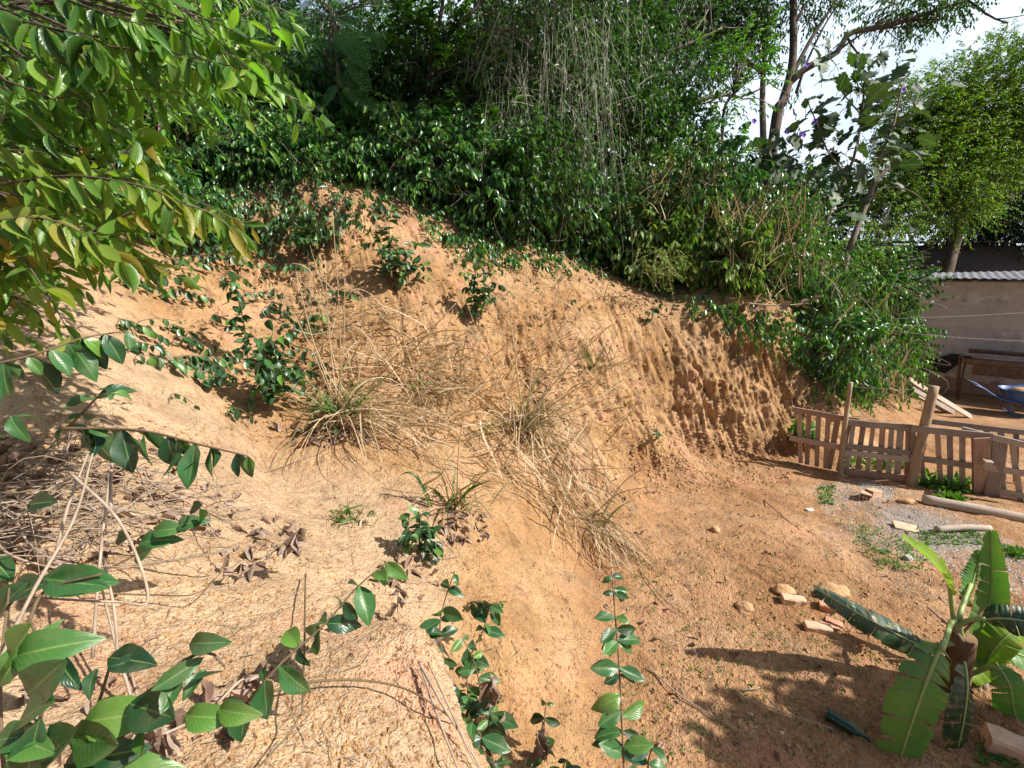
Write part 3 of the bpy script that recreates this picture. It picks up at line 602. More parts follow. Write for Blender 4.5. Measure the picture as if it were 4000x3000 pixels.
for i, (u, v, dy, vt, hw, lab) in enumerate(front):
    ll_ = [.17, .13, .19, .15][i % 4]
    shrub('glossy_shrub', lab, 'shrub', GR, u, v-12+[0, 10, -6][i % 3], dy+.1*(i % 3), vt-[0, 70, 30, 100][i % 4]*(u > 860), hw*[1, .85, 1.15][i % 3], {1420: 'lightshrub', 1345: 'canopy', 1580: 'lightshrub', 1160: 'canopy'}.get(u, 'glossy_far'), n=360, ll=ll_, lw=ll_*.47, L=[.5, .7, .4][i % 3], droop=[.3, .15, .5][i % 3])
back = [(500, 385, .9, 230, 90, 'dark shaded shrub at the far left of the dark gap'), (590, 388, 1.2, 160, 110, 'dark shaded shrub left of the thin pale trunks'), (690, 392, 1.5, 170, 110, 'dark shaded shrub behind the thin pale trunks'), (800, 400, 1.4, 150, 110, 'dark shaded shrub right of the thin pale trunks'),
 (920, 440, 1.5, 110, 120, 'mid-green shrub behind the bank rim below the lance-leaved tree'), (1040, 490, 1.6, 60, 125, 'tall leafy shrub behind the rim left of the grey vines'),
 (1160, 520, 1.6, 10, 125, 'tall leafy shrub under the grey vine curtain'), (1280, 550, 1.7, 70, 110, 'tall leafy shrub at the right edge of the grey vine curtain'), (1370, 570, 1.7, 200, 90, 'leafy shrub behind the rim below the leaning tree')]
for (u, v, dy, vt, hw, lab) in back:
    shrub('tall_shrub', lab, 'shrub', 'tall shrubs behind the bank rim', u, v-12, dy, vt, hw, n=560, ll=.17, lw=.075, L=.55, k=9, lm='glossy_far' if u < 900 else 'canopy')

for (u, v, dy, vt, hw, lab) in [(70, 480, .3, 190, 120, 'dark shrub on the left slope behind the yellowing branches, leftmost'), (200, 470, .4, 210, 110, 'dark shrub on the left slope behind the yellowing branches'), (330, 455, .4, 215, 100, 'dark shrub on the left slope beside the tips of the drooping branches'), (430, 430, .4, 235, 90, 'dark shrub on the left slope at the edge of the dark gap'), (400, 520, .1, 400, 70, 'low dark creeper on the left slope under the yellowing leaf tips')]:
    shrub('slope_shrub', lab, 'shrub', 'dark shrubs on the left slope', u, v, dy, vt, hw, n=330, ll=.15, lw=.07, L=.42)

def tree(name, label, group, base, top, r, crowns, lm, bark='bark', ll=.12, lw=.05, tpls=LO, L=.5, k=8, hang=.5, droop=.2, limbs=(), n0=5, shell=.35):
    o = thing(name, label, 'tree', base, group); tr, lf = MB(), MB()
    mid = (np.array(base)+np.array(top))/2 + rng.normal(0, .12, 3)*[1, 1, 0]
    tube(tr, smoothpath([np.array(base)-[0, 0, .15], mid, top], 12), r, r*.5, 9, rough=.07)
    for (pts, r0, r1) in limbs: tube(tr, smoothpath(pts, 14), r0, r1, 7, rough=.06)
    for (c, rx, ry, rz, n) in crowns:
        c = np.array(c); q = np.array(top)
        for j in range(n0):
            e = c + rdir(1)[0]*np.array([rx, ry, rz])*.75; m_ = q*.4 + e*.6 + rng.normal(0, .1, 3)
            tube(tr, smoothpath([q*.85+np.array(base)*.15, m_, e], 7), r*.28, r*.06, 5)
        clump(lf, tr, c, rx, ry, rz, n, L, k, ll, lw, tpls, shell, droop, hang)
    tr.build('trunk', M[bark], o); lf.build('crown', M[lm], o); return o
def gpt(u, v, t): q = P(u, v, t); return np.array([q[0], q[1], gz(q[0], q[1])])
def cr(u, v, t, rpx, n, flat=.8): q = P(u, v, t); r = rpx*S/FPX*t; return (q, r, r*.9, r*flat, n)
# forest behind: trunks in shade, crowns filling the top of the picture
BG = 'trees of the dark wood above the bank'
for (u, t, tops, crowns, lab, bk, lm) in [
 (330, 9.5, (360, 60), [cr(300, 60, 9.5, 170, 420), cr(430, -20, 10, 150, 300), cr(200, 200, 9.5, 170, 320), cr(330, 290, 9.2, 120, 220)], 'broad dark tree behind the drooping branches on the left', 'bark', 'glossy_far'),
 (560, 12, (540, 0), [cr(520, 60, 12, 160, 380), cr(600, 200, 11.5, 150, 360), cr(480, 240, 11, 130, 300)], 'dark tree with shaded blue-green leaves left of the feathery tree', 'bark', 'glossy_far'),
 (800, 13, (800, 40), [cr(800, 130, 13, 150, 380), cr(760, 260, 12.5, 140, 330), cr(700, -30, 13, 160, 300)], 'dark tree in deep shade behind the feathery tree', 'bark', 'glossy_far'),
 (1000, 13, (1010, 20), [cr(1000, 60, 13, 150, 380), cr(1080, 180, 12.5, 130, 330)], 'leafy tree behind the lance-leaved tree', 'bark', 'canopy'),
 (500, 12.5, (700, -200), [(np.array([.7, 8.5, 9.3]), 1.5, .9, .9, 330), (np.array([-1.2, 9.0, 9.6]), 1.5, 1.0, .9, 300), (np.array([2.0, 9.6, 10.2]), 1.5, .9, .9, 200)], 'added tree, its crown mostly above the frame, put there to shade the dark gap', 'bark', 'canopy'),  # crowns added out of view so that their shadow darkens the gap
 (1210, 12.5, (1200, 0), [cr(1190, 30, 12.5, 160, 480), cr(1280, 130, 12, 130, 360), cr(1120, 120, 12, 130, 320), cr(1290, -30, 12.5, 140, 320)], 'fine-leaved tree wrapped in the grey vines', 'palebark', 'canopy')]:
    b = gpt(u, 440, t); top = P(tops[0], tops[1], t+.4)
    tree('wood_tree', lab, BG, b, top, .11, [(a_, b_, c_, d_, int(e_*1.4)) for a_, b_, c_, d_, e_ in crowns], lm, bk, ll=.16, lw=.065, L=.6, k=9)
for (u, vt, r) in [(688, 150, .022), (735, 170, .03), (700, 200, .014), (765, 190, .018)]:
    b = gpt(u, 385, 10.3); o = thing('slim_tree', {688: 'thin pale leaning sapling trunk, leftmost in the dark gap', 735: 'thickest of the pale thin trunks in the dark gap', 700: 'thinnest pale trunk in the dark gap', 765: 'thin pale trunk at the right of the dark gap'}[u], 'tree', b, 'thin pale trunks in the dark gap')
    mb = MB(); lf = MB(); tp = P(u+rng.uniform(-8, 8), vt, 10.3); tube(mb, smoothpath([b-[0, 0, .1], (b+tp)/2+rng.normal(0, .05, 3), tp], 10), r, r*.6, 6); mb.build('trunk', M['palebark'], o)
    clump(lf, None, tp, .5, .5, .35, 40, .4, 8, .12, .05); lf.build('crown', M['canopy'], o)

# feathery tree: two-times divided fronds
def frond_tpl(np_=13, nl=9):
    vs = []; f = []; uv = []
    def quad(a, b, c, d): i = len(vs); vs.extend([a, b, c, d]); uv.extend([(.2, 0), (.8, 0), (.8, 1), (.2, 1)]); f.append((i, i+1, i+2, i+3))
    quad(np.array([-.006, 0, 0]), np.array([.006, 0, 0]), np.array([.003, 1, -.25]), np.array([-.003, 1, -.25]))
    for i in range(np_):
        s = .12 + .86*i/(np_-1); y = s; z = -.25*s*s; Lp = .25*math.sin(math.pi*min(1, s*.92+.1))**.7
        for sg in (-1, 1):
            d = np.array([sg*.93, .36, -.12]); d /= np.linalg.norm(d); o_ = np.array([0, y, z])
            for j in range(nl):
                q = o_ + d*Lp*(j+.6)/nl; w_ = Lp/nl*.36
                for s2 in (-1, 1):
                    e = np.array([-d[1]*s2*sg, d[0]*s2*sg, 0])*.042 + d*.01
                    quad(q-d*w_, q+d*w_, q+d*w_*.8+e, q-d*w_*.5+e)
    return np.array(vs), np.array(f), np.array(uv)
FR = frond_tpl()
def feathery(label, base, top, spots, r=.06):
    o = thing('feathery_tree', label, 'tree', base, 'feathery-leaved trees'); tr, lf = MB(), MB()
    tube(tr, smoothpath([base-[0, 0, .1], (base+top)/2+[.1, 0, 0], top], 12), r, r*.5, 7, rough=.05)
    for (u, v, t, du, dv) in spots:
        a = P(u, v, t); b = P(u+du, v+dv, t-.15); L_ = np.linalg.norm(b-a)
        tube(tr, smoothpath([top*.3+base*.7 if a[2] < top[2]-.5 else top, (a+top)/2+[0, 0, .1], a], 6), r*.25, .006, 5)
        L_ *= .66
        scatter(lf, [FR], a[None], nrm(b-a)[None], nrm(rng.normal(0, .25, 3)+[0, -.6, .7])[None], L_*1.05, L_*.95)
    lf.build('fronds', M['fern'], o); tr.build('trunk', M['palebark'], o)
sp = [(700, 25, 8.2, 150, 45), (690, 90, 8.3, 170, 15), (720, 60, 8, 110, 100), (745, 115, 8.1, 80, 95), (715, 160, 8.4, 110, 40), (735, 190, 8.2, 120, 45), (730, 180, 8.2, -60, 60), (760, 220, 8.3, 70, 20), (690, 20, 8.3, -70, 40), (800, 10, 8.3, 60, -10)]
sp += [(u+rng.normal(0, 45), v+rng.normal(0, 35), t+rng.uniform(.1, 1), du*rng.uniform(.5, 1.1)*rng.choice([1, 1, 1, -1]), dv*.7+rng.normal(0, 35)) for (u, v, t, du, dv) in sp for _ in range(5)]
feathery('feathery-leaved young tree with drooping fronds over the dark gap', gpt(705, 395, 9.4), P(715, 40, 8.9), sp)
sp2 = [(560+rng.uniform(-60, 80), 20+rng.uniform(-20, 80), 8.6+rng.uniform(0, 1.2), rng.uniform(-80, 90), rng.uniform(-10, 60)) for _ in range(20)]
feathery('smaller shaded feathery-leaved tree left of the brighter one', gpt(600, 395, 10), P(580, 20, 9.3), sp2, .045)

# lance-leaved tree with bright upright rosettes
def lance_tree():
    b = gpt(905, 395, 9.2); top = P(960, -20, 9.0); o = thing('lance_leaved_tree', 'forked dark-stemmed tree with bright lance-shaped leaves in rosettes', 'tree', b)
    tr, lf = MB(), MB(); fork = P(935, 130, 9.1)
    tube(tr, smoothpath([b-[0, 0, .1], P(915, 260, 9.1), fork, P(948, 60, 9.1), top], 16), .075, .03, 8, rough=.06)
    tube(tr, smoothpath([P(940, 95, 9.1), P(985, 60, 9), P(1030, 15, 8.9), P(1060, -30, 8.9)], 10), .04, .02, 7, rough=.06)
    tube(tr, smoothpath([P(920, 220, 9.1), P(945, 165, 8.8), P(975, 150, 8.7)], 8), .03, .012, 6)
    tips = [(850, 55), (870, 100), (880, 65), (905, 40), (835, 95), (895, 130), (930, 60), (985, 40), (1000, 85), (1010, 20), (960, 110), (880, 20), (860, 10), (930, 10), (885, 245), (905, 285), (880, 275), (925, 265), (870, 300), (1000, 185), (1040, 190), (980, 205), (1060, 240), (960, 230), (850, 150), (1090, 220), (1120, 200), (1080, 120), (1050, 90), (1030, 300), (1100, 300)]
    for (u, v) in tips:
        q = P(u, v, 8.6+rng.uniform(-.2, .5)); a = P(918+rng.uniform(-5, 20), min(v+90, 330), 9.05)
        tube(tr, smoothpath([a, (a+q)/2+rng.normal(0, .06, 3), q], 6), .016, .006, 5)
        for lev in range(3):
            m_ = 9; an = rng.uniform(0, 6.28, m_); el = rng.uniform(-.2, .7, m_) + .25*(1-lev)
            dd = np.stack([np.cos(an)*np.cos(el), np.sin(an)*np.cos(el), np.sin(el)], 1)
            scatter(lf, LANCE, q - np.array([0, 0, .1])*lev + rng.normal(0, .02, (m_, 3)), dd, UP+rng.normal(0, .25, (m_, 3)), rng.uniform(.16, .27, m_), rng.uniform(.05, .075, m_))
    lf.build('leaves', M['lance'], o); tr.build('trunk', M['bark'], o)
lance_tree()

# drooping branches of the near tree on the left
def near_tree(name, label, base, poly, n, mats, ll, t0, t1, L, root, extra=()):
    o = thing(name, label, 'tree', base); lf, tw = MB(), MB()
    pts = samp(poly, n); d = nrm(RT*.9 + np.array([0, .35, 0]) + UP*-.12 + rng.normal(0, .42, (n, 3)))
    t = rng.uniform(t0, t1, n); p = np.array([P(u, v, tt) for (u, v), tt in zip(pts, t)])
    sprays(lf, tw, p, d, L*rng.uniform(.6, 1.25, n), 11, ll, ll*.3, MID, .25, .7, 0, .004, spread=.55, jit=.5, lvar=.5)
    for pl in extra:
        q = px(pl); m_ = len(q)-1; k = 15
        path = smoothpath(q, 24); twigs(tw, path[None], .007, .003)
        for i in range(3, 24):
            tg = nrm(path[min(i+1, 23)]-path[i-1]); sd = nrm(np.cross(tg, UP))
            for sg in (-1, 1):
                if rng.uniform() < .2: continue
                scatter(lf, MID, path[i][None], nrm(sd*sg*.3+tg*.3-UP*.85+rng.normal(0, .33, 3))[None], nrm(sd*sg+UP*.4+rng.normal(0, .2, 3))[None], ll*rng.uniform(.6, 1.2), ll*rng.uniform(.22, .34))
    for i in range(0, n, 3):
        tube(tw, smoothpath([root, root*.45+p[i]*.55+np.array([0, 0, .15]), p[i]], 8), .016, .005, 5)
    tube(tw, smoothpath([np.array(base), (np.array(base)+root)/2+[.1, 0, 0], root], 10), .09, .05, 8)
    lf.build('leaves', M[mats], o); tw.build('branches', M['bark'], o)
near_tree('drooping_tree', 'near tree whose long drooping leaves fill the upper left corner', (-4.6, 2.2, gz(-4.6, 2.2)), [(-260, -60), (380, -60), (450, 20), (380, 90), (290, 130), (240, 200), (120, 280), (-260, 340)], 270, 'tree', .145, 1.9, 4.0, .55,
          P(-250, 60, 2.6), [[(100, 60, 2.0), (250, 85, 2.0), (400, 120, 2.05), (535, 150, 2.1)], [(-20, 30, 1.7), (90, 55, 1.65), (190, 80, 1.7), (215, 110, 1.7)], [(420, 40, 2.4), (520, 90, 2.5), (590, 150, 2.5), (650, 215, 2.6)], [(120, -10, 1.9), (230, 30, 1.9), (330, 60, 2)]])
near_tree('yellowing_tree', 'near leafy branches with yellowing leaves hanging across the left edge', (-4.9, 2.9, gz(-4.9, 2.9)), [(-240, 300), (0, 310), (180, 350), (340, 420), (330, 470), (190, 540), (40, 590), (-240, 650)], 95, 'yellowing', .15, 1.8, 3.0, .45,
          P(-260, 420, 2.4), [[(-20, 400, 1.8), (150, 380, 1.8), (300, 400, 1.85), (400, 440, 1.9)], [(200, 500, 2), (330, 440, 2), (430, 450, 2.05), (520, 505, 2.1)], [(-30, 480, 1.7), (80, 470, 1.7), (170, 500, 1.75), (260, 560, 1.8)]])

# grey dry vines hanging in a curtain over the shrubs
def vine_curtain():
    b = gpt(1180, 500, 10.4); o = thing('hanging_vines', 'tangle of grey leafless vines draped over the shrubs', 'vine', b); mb = MB()
    n = 90; u0 = np.concatenate([rng.normal(1170, 80, 50), rng.normal(1270, 55, 40)]); v0 = rng.uniform(-30, 190, n); paths = []
    for i in range(n):
        t = rng.uniform(8.2, 8.9); L_ = rng.uniform(120, 420); du = rng.normal(15, 35)
        q = smoothpath([P(u0[i]-rng.uniform(0, 90), v0[i]+rng.uniform(-30, 40), t+.3), P(u0[i], v0[i], t), P(u0[i]+du*.5, v0[i]+L_*.4, t-.1), P(u0[i]+du+rng.normal(0, 12), min(v0[i]+L_, 560), t)], 10); paths.append(q+np.cumsum(rng.normal(0, .03, (10, 3)), 0))
    
    for i in range(170):
        a = P(rng.uniform(1000, 1380), rng.uniform(-20, 330), rng.uniform(8.2, 8.9)); d_ = rdir(1, (.3, 0, .1))[0]*[1, .3, 1]; L_ = rng.uniform(.4, 1.2); sg = rng.normal(0, .25, 3); ss = np.linspace(0, 1, 10)[:, None]; paths.append(a+d_*ss*L_+sg*np.sin(ss*3.1)+np.array([0, 0, -.5])*ss**2*L_)
    n = len(paths); twigs(mb, np.array(paths), rng.uniform(.0022, .006, n), .0018); mb.build('vine_stems', M['vine'], o)
    lf = MB(); m_ = 500; k_ = rng.integers(0, n, m_); pp = np.array(paths)[k_, rng.integers(2, 10, m_)]; scatter(lf, LO, pp, rdir(m_, (0, 0, -.8)), rdir(m_, (0, -.6, .6)), rng.uniform(.07, .13, m_), .05); lf.build('leaves', M['canopy'], o)
    mb = MB()
    for pl, r in (([(1010, 80, 9.3), (1060, 60, 9.1), (1120, 75, 9), (1180, 130, 8.9), (1240, 170, 8.9)], .03), ([(1050, 85, 9.1), (1130, 50, 9), (1200, 55, 9)], .02), ([(1190, 160, 8.9), (1260, 220, 8.8), (1300, 320, 8.8)], .016)): tube(mb, smoothpath(px(pl), 16), r, r*.5, 6, rough=.1)
    mb.build('bare_branch', M['palebark'], o)
vine_curtain()

# tall trees against the sky
def sky_tree(label, base, trunk, limbs, crowns, lm, r, ll, fine=60, bark='bark', k=8, L=.6):
    o = thing('tall_tree', label, 'tree', base, 'tall trees against the sky'); tr, lf = MB(), MB()
    tp = px(trunk); tube(tr, smoothpath(np.vstack([np.array(base)-[0, 0, .2], tp]), 22), r, r*.45, 9, rough=.06); ends = []; crowns = [(a_, b_, c_, d_, int(e_*1.9)) for a_, b_, c_, d_, e_ in crowns]
    for (pl, r0) in limbs:
        q = smoothpath(px(pl), 18); tube(tr, q, r0, r0*.35, 7, rough=.06)
        for i in range(5, 18, 2):
            d = nrm(q[min(i+1, 17)]-q[i-1]); limb(tr, q[i], d*.7+rng.normal(0, .55, 3)+[0, 0, .2], rng.uniform(.7, 1.5), r0*.3, 1, ends, .6, .1, 5, 2)
    if ends and fine:
        ep = np.array([e[0] for e in ends]); ed = np.array([e[1] for e in ends]); pick = rng.integers(0, len(ep), fine*len(limbs))
        sprays(lf, tr, ep[pick]+rng.normal(0, .12, (len(pick), 3)), ed[pick]+rng.normal(0, .6, (len(pick), 3)), L*rng.uniform(.6, 1.1, len(pick)), k, ll, ll*.35, LO, .3, .6, 0, .005)
    for c in crowns: clump(lf, tr, c[0], c[1], c[2], c[3], c[4], L, k, ll, ll*.38, LO, .2, .25, .5, lump=.45)
    lf.build('crown', M[lm], o); tr.build('trunk', M[bark], o)
sky_tree('tall dark-trunked tree whose long bough reaches right across the sky', gpt(1650, 480, 14), [(1672, 291, 14), (1692, 218, 14), (1712, 134, 14), (1714, 0, 14), (1716, -120, 14)],
  [([(1703, 180, 14), (1746, 144, 13.8), (1806, 114, 13.6), (1833, 74, 13.5), (1873, 64, 13.5), (1940, 50, 13.3), (2007, 27, 13.2), (2090, 0, 13)], .11), ([(1712, 160, 14), (1756, 77, 14), (1806, 0, 14), (1830, -60, 14)], .07), ([(1720, 200, 14), (1745, 130, 14.2), (1790, 40, 14.3), (1850, -40, 14)], .045), ([(1712, 60, 14), (1740, 10, 14), (1790, -60, 14)], .06)],
  [cr(1960, 5, 13.4, 75, 90, .5), cr(2040, 5, 13.2, 60, 60, .5), cr(1760, -40, 14, 80, 90)], 'canopy', .17, .15, 26)
sky_tree('tall tree with a pale trunk and dense olive crown left of the dark trunk', gpt(1640, 480, 15), [(1645, 395, 15), (1647, 200, 15), (1655, 80, 15), (1662, -60, 15)],
  [([(1650, 160, 15), (1600, 120, 15), (1540, 80, 15), (1490, 40, 15)], .07), ([(1655, 90, 15), (1610, 30, 15), (1560, -30, 15)], .06)],
  [cr(1530, 60, 15, 80, 260), cr(1590, 20, 15, 70, 200), cr(1470, 30, 15, 70, 190), cr(1620, 90, 15, 50, 90), cr(1420, 10, 15, 60, 130)], 'canopy', .12, .15, 14, 'palebark')
sky_tree('leaning tree with a heavy low limb curving toward the right', gpt(1400, 480, 13), [(1395, 300, 13), (1392, 160, 13), (1388, 40, 13), (1390, -60, 13)],
  [([(1380, 330, 13), (1430, 265, 12.9), (1500, 222, 12.8), (1560, 205, 12.8), (1600, 210, 12.8)], .1), ([(1390, 150, 13), (1450, 110, 13), (1500, 90, 13), (1560, 60, 13)], .08), ([(1392, 250, 13), (1450, 190, 13), (1510, 130, 13)], .05)],
  [cr(1400, 60, 13, 55, 110), cr(1350, 90, 13, 60, 140), cr(1420, 200, 13, 50, 80), cr(1500, 150, 12.8, 55, 90), cr(1400, 250, 12.6, 70, 150), cr(1480, 290, 12.5, 60, 130)], 'canopy', .12, .16, 14, 'palebark')
def bright_cluster():
    b = gpt(1590, 470, 11.5); o = thing('ash_leaved_tree', 'slender tree with a bright green tuft of compound leaves before the sky', 'tree', b); tr, lf = MB(), MB()
    top = P(1600, 150, 11.3); tube(tr, smoothpath([b-[0, 0, .1], P(1560, 280, 11.4), P(1585, 200, 11.3), top], 14), .045, .02, 6)
    n = 75; pts = np.concatenate([rng.normal((1600, 140), (38, 32), (48, 2)), rng.normal((1640, 100), (22, 28), (15, 2)), rng.normal((1575, 200), (30, 22), (12, 2))])
    p = np.array([P(u, v, 11.2+rng.uniform(-.4, .4)) for u, v in pts]); 
    for q in p[::3]: tube(tr, smoothpath([P(1585, 205, 11.3), (q+top)/2, q], 5), .014, .005, 4)
    sprays(lf, tr, p, nrm((p-P(1590, 190, 11.3))*1.2+rng.normal(0, .35, (n, 3))+RT*.3), rng.uniform(.35, .6, n), 12, .15, .055, LO, .2, .15, spread=.9)
    lf.build('leaves', M['lance'], o); tr.build('trunk', M['bark'], o)
bright_cluster()
# big rounded yellow-green tree at the right edge, dark trees under and behind it
tree('rounded_tree', 'large rounded yellow-green tree rising behind the shed at the right edge', None, (13.6, 15.2, 0), P(2130, 300, 15.5), .22,
     [cr(2080, 260, 15.2, 110, 900), cr(2170, 200, 15.2, 120, 1000), cr(2250, 170, 15.2, 120, 700), cr(2010, 290, 14.8, 70, 420), cr(2030, 370, 14.6, 75, 400), cr(2110, 350, 14.8, 85, 480), cr(2200, 310, 15, 80, 400), cr(1960, 380, 14.4, 65, 300), cr(2060, 440, 14.3, 60, 260), cr(1930, 460, 14.2, 50, 200), cr(1990, 230, 14.9, 60, 260)], 'yellowtree', 'bark', ll=.12, lw=.042, L=.6, k=14, shell=.5, hang=.35)
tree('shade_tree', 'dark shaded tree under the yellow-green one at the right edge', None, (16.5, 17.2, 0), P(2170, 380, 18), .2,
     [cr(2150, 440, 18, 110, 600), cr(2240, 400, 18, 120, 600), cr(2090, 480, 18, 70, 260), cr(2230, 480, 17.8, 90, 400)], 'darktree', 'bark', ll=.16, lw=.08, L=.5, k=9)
tree('shade_tree', 'dull green tree far behind the purple-flowered shrub, left of the shed', None, (9.5, 19, 0), P(1760, 400, 19), .2,
     [cr(1700, 430, 19, 90, 400), cr(1800, 440, 19, 80, 380), cr(1890, 440, 19, 80, 380), cr(1600, 420, 17, 80, 360), cr(1500, 400, 16, 80, 360)], 'canopy', 'bark', ll=.16, lw=.08, L=.5, k=9)
tree('yard_tree', 'leafy tree just outside the right edge that shades the front of the yard', None, (7.2, -.4, 0), (6.6, .9, 3.4), .1,
     [((6.1, 1.15, 3.7), .8, .3, .4, 260)], 'canopy', 'bark', ll=.2, lw=.1, L=.5, k=8)

# purple-flowered shrub with big lobed leaves
def lobed_tpl():
    ys = [0, .12, .2, .3, .38, .5, .58, .7, .78, .9, 1.0]; ws = [.04, .3, .22, .5, .36, .52, .34, .4, .22, .18, .01]
    vs = []; uv = []; f = []
    for y, w_ in zip(ys, ws):
        for q in (-1, -.5, 0, .5, 1): vs.append((q*w_, y-.04*abs(q)+.1*y*0, -.18*y*y+abs(q)*.1*w_+.03*math.sin(12*y)*abs(q))); uv.append((.5+q*.5, y))
    for i in range(len(ys)-1):
        for j in range(4): f.append((i*5+j, i*5+j+1, i*5+j+6, i*5+j+5))
    return np.array(vs), np.array(f), np.array(uv)
LOB = [lobed_tpl()]
def lobed_shrub():
    b = gpt(1815, 575, 9.6); o = thing('purple_flowered_shrub', 'tall shrub with big grey-green lobed leaves and purple flowers on the spur', 'shrub', b); st, lf, fl = MB(), MB(), MB()
    t = 9.4
    for pl, r in (([(1833, 543), (1863, 462), (1890, 395), (1917, 365), (1950, 350), (1985, 345)], .06), ([(1769, 540), (1785, 480), (1806, 429), (1830, 380), (1850, 320), (1862, 250), (1868, 170)], .04),
                  ([(1890, 395), (1905, 330), (1930, 270), (1945, 200), (1960, 160)], .03), ([(1785, 480), (1740, 430), (1715, 380), (1690, 330)], .028), ([(1870, 440), (1910, 405), (1970, 415), (2010, 455)], .022), ([(1830, 380), (1790, 330), (1770, 280), (1745, 220)], .022), ([(1862, 250), (1820, 200), (1800, 160)], .015)):
        tube(st, smoothpath([P(u, v, t+rng.uniform(-.15, .15)) for u, v in pl], 14), r, r*.45, 7, rough=.07)
    tube(st, smoothpath([b-[0, 0, .1], P(1833, 543, t)], 4), .06, .055, 7); tube(st, smoothpath([b-[0, 0, .1], P(1769, 540, t)], 4), .045, .04, 7)
    pts = np.concatenate([rng.normal((1660, 350), (50, 28), (26, 2)), rng.normal((1800, 400), (70, 35), (26, 2)), rng.normal((1900, 180), (70, 40), (22, 2)), rng.normal((1690, 335), (45, 30), (26, 2)), rng.normal((1740, 370), (45, 30), (20, 2)), rng.normal((1850, 200), (60, 45), (34, 2)), rng.normal((1840, 300), (60, 35), (26, 2)), rng.normal((1920, 250), (45, 60), (24, 2)), rng.normal((1880, 340), (45, 25), (22, 2)), rng.normal((1780, 260), (45, 50), (20, 2)), rng.normal((1820, 150), (60, 20), (14, 2))])
    p = np.array([P(u, v, t+rng.uniform(-.45, .45)) for u, v in pts]); n = len(p); c = P(1830, 330, t)
    d = nrm(nrm(p-c)*.9 + rng.normal(0, .5, (n, 3)) + np.array([.15, -.25, -.25])); nn = nrm(UP+rng.normal(0, .45, (n, 3))+np.array([0, -.35, 0]))
    Ls = .16+.32*rng.uniform(0, 1, n)**1.4; scatter(lf, LOB, p, d, nn, Ls, Ls*.85)
    nm = n//2; scatter(lf, MID, p[:nm]+rng.normal(0, .15, (nm, 3)), rdir(nm, (0, -.3, .3)), UP+rng.normal(0, .5, (nm, 3)), .16, .08)
    pt = np.stack([p-d*.12, p-d*.06+[0, 0, .02], p], 1); twigs(st, pt, .006, .005)
    for (u, v) in [(1735, 292), (1760, 262), (1865, 270), (1870, 258), (1700, 285), (1730, 290), (1900, 215), (1950, 195), (1742, 140), (1628, 262)]:
        q = P(u, v, t-.3); m_ = 5; an = np.arange(5)*1.257; dd = np.stack([np.cos(an), np.full(5, -.5), np.sin(an)], 1); fl = MB(); scatter(fl, LO, np.repeat(q[None], 5, 0), dd, np.array([0, -1.0, .2]), .06, .06); fl.build('flower', M['purple'], o)
    st.build('stems', M['palebark'], o); lf.build('leaves', M['lobed'], o)
lobed_shrub()

# spur shrubs at the right end of the bank
SG = 'shrubs covering the spur behind the fence'
for (u, v, dy, vt, hw, n, lab, lm, ll) in [
 (1745, 745, .5, 560, 70, 300, 'dense glossy bush at the left end of the spur, above the fence start', 'glossy_far', .12),
 (1830, 770, .3, 560, 75, 330, 'bright glossy bush in the middle of the spur, under the leaning trunk', 'lance', .11),
 (1890, 780, .3, 570, 50, 260, 'green bush at the right end of the spur beside the shed wall', 'glossy_far', .12),
 (1800, 850, .1, 690, 75, 300, 'creeping glossy bush trailing down the spur behind the small post', 'glossy_far', .13),
 (1890, 850, .1, 700, 60, 240, 'creeping glossy bush trailing to the foot of the spur by the planks', 'lance', .11),
 (1925, 740, .4, 540, 45, 120, 'loose bush with pale leaf backs leaning out before the shed roof', 'lobed', .16)]:
    shrub('spur_bush', lab, 'shrub', SG, u, v, dy, vt, hw, lm, ll, ll*.5, n, 8, .4)
for (u, v, dy, vt, hw, n, lab, lm) in [(1460, 500, 1.2, 330, 80, 300, 'shaded bush below the heavy limb behind the dry grass', 'lightshrub'), (1560, 560, 1.2, 360, 80, 320, 'bush behind the blue-green shrub on the rim', 'glossy_far'), (1640, 590, 1.0, 420, 80, 300, 'bush behind the rim left of the purple-flowered shrub', 'lightshrub'), (1720, 600, 1.0, 440, 80, 280, 'bush under the purple-flowered shrub', 'lance'), (1860, 600, 1.3, 470, 80, 260, 'bush at the foot of the leaning trunk on the spur', 'lightshrub')]:
    shrub('thicket_bush', lab, 'shrub', 'bushes in the thicket right of the grey vines', u, v, dy, vt, hw, lm, .13, .055, n, 8, .45)

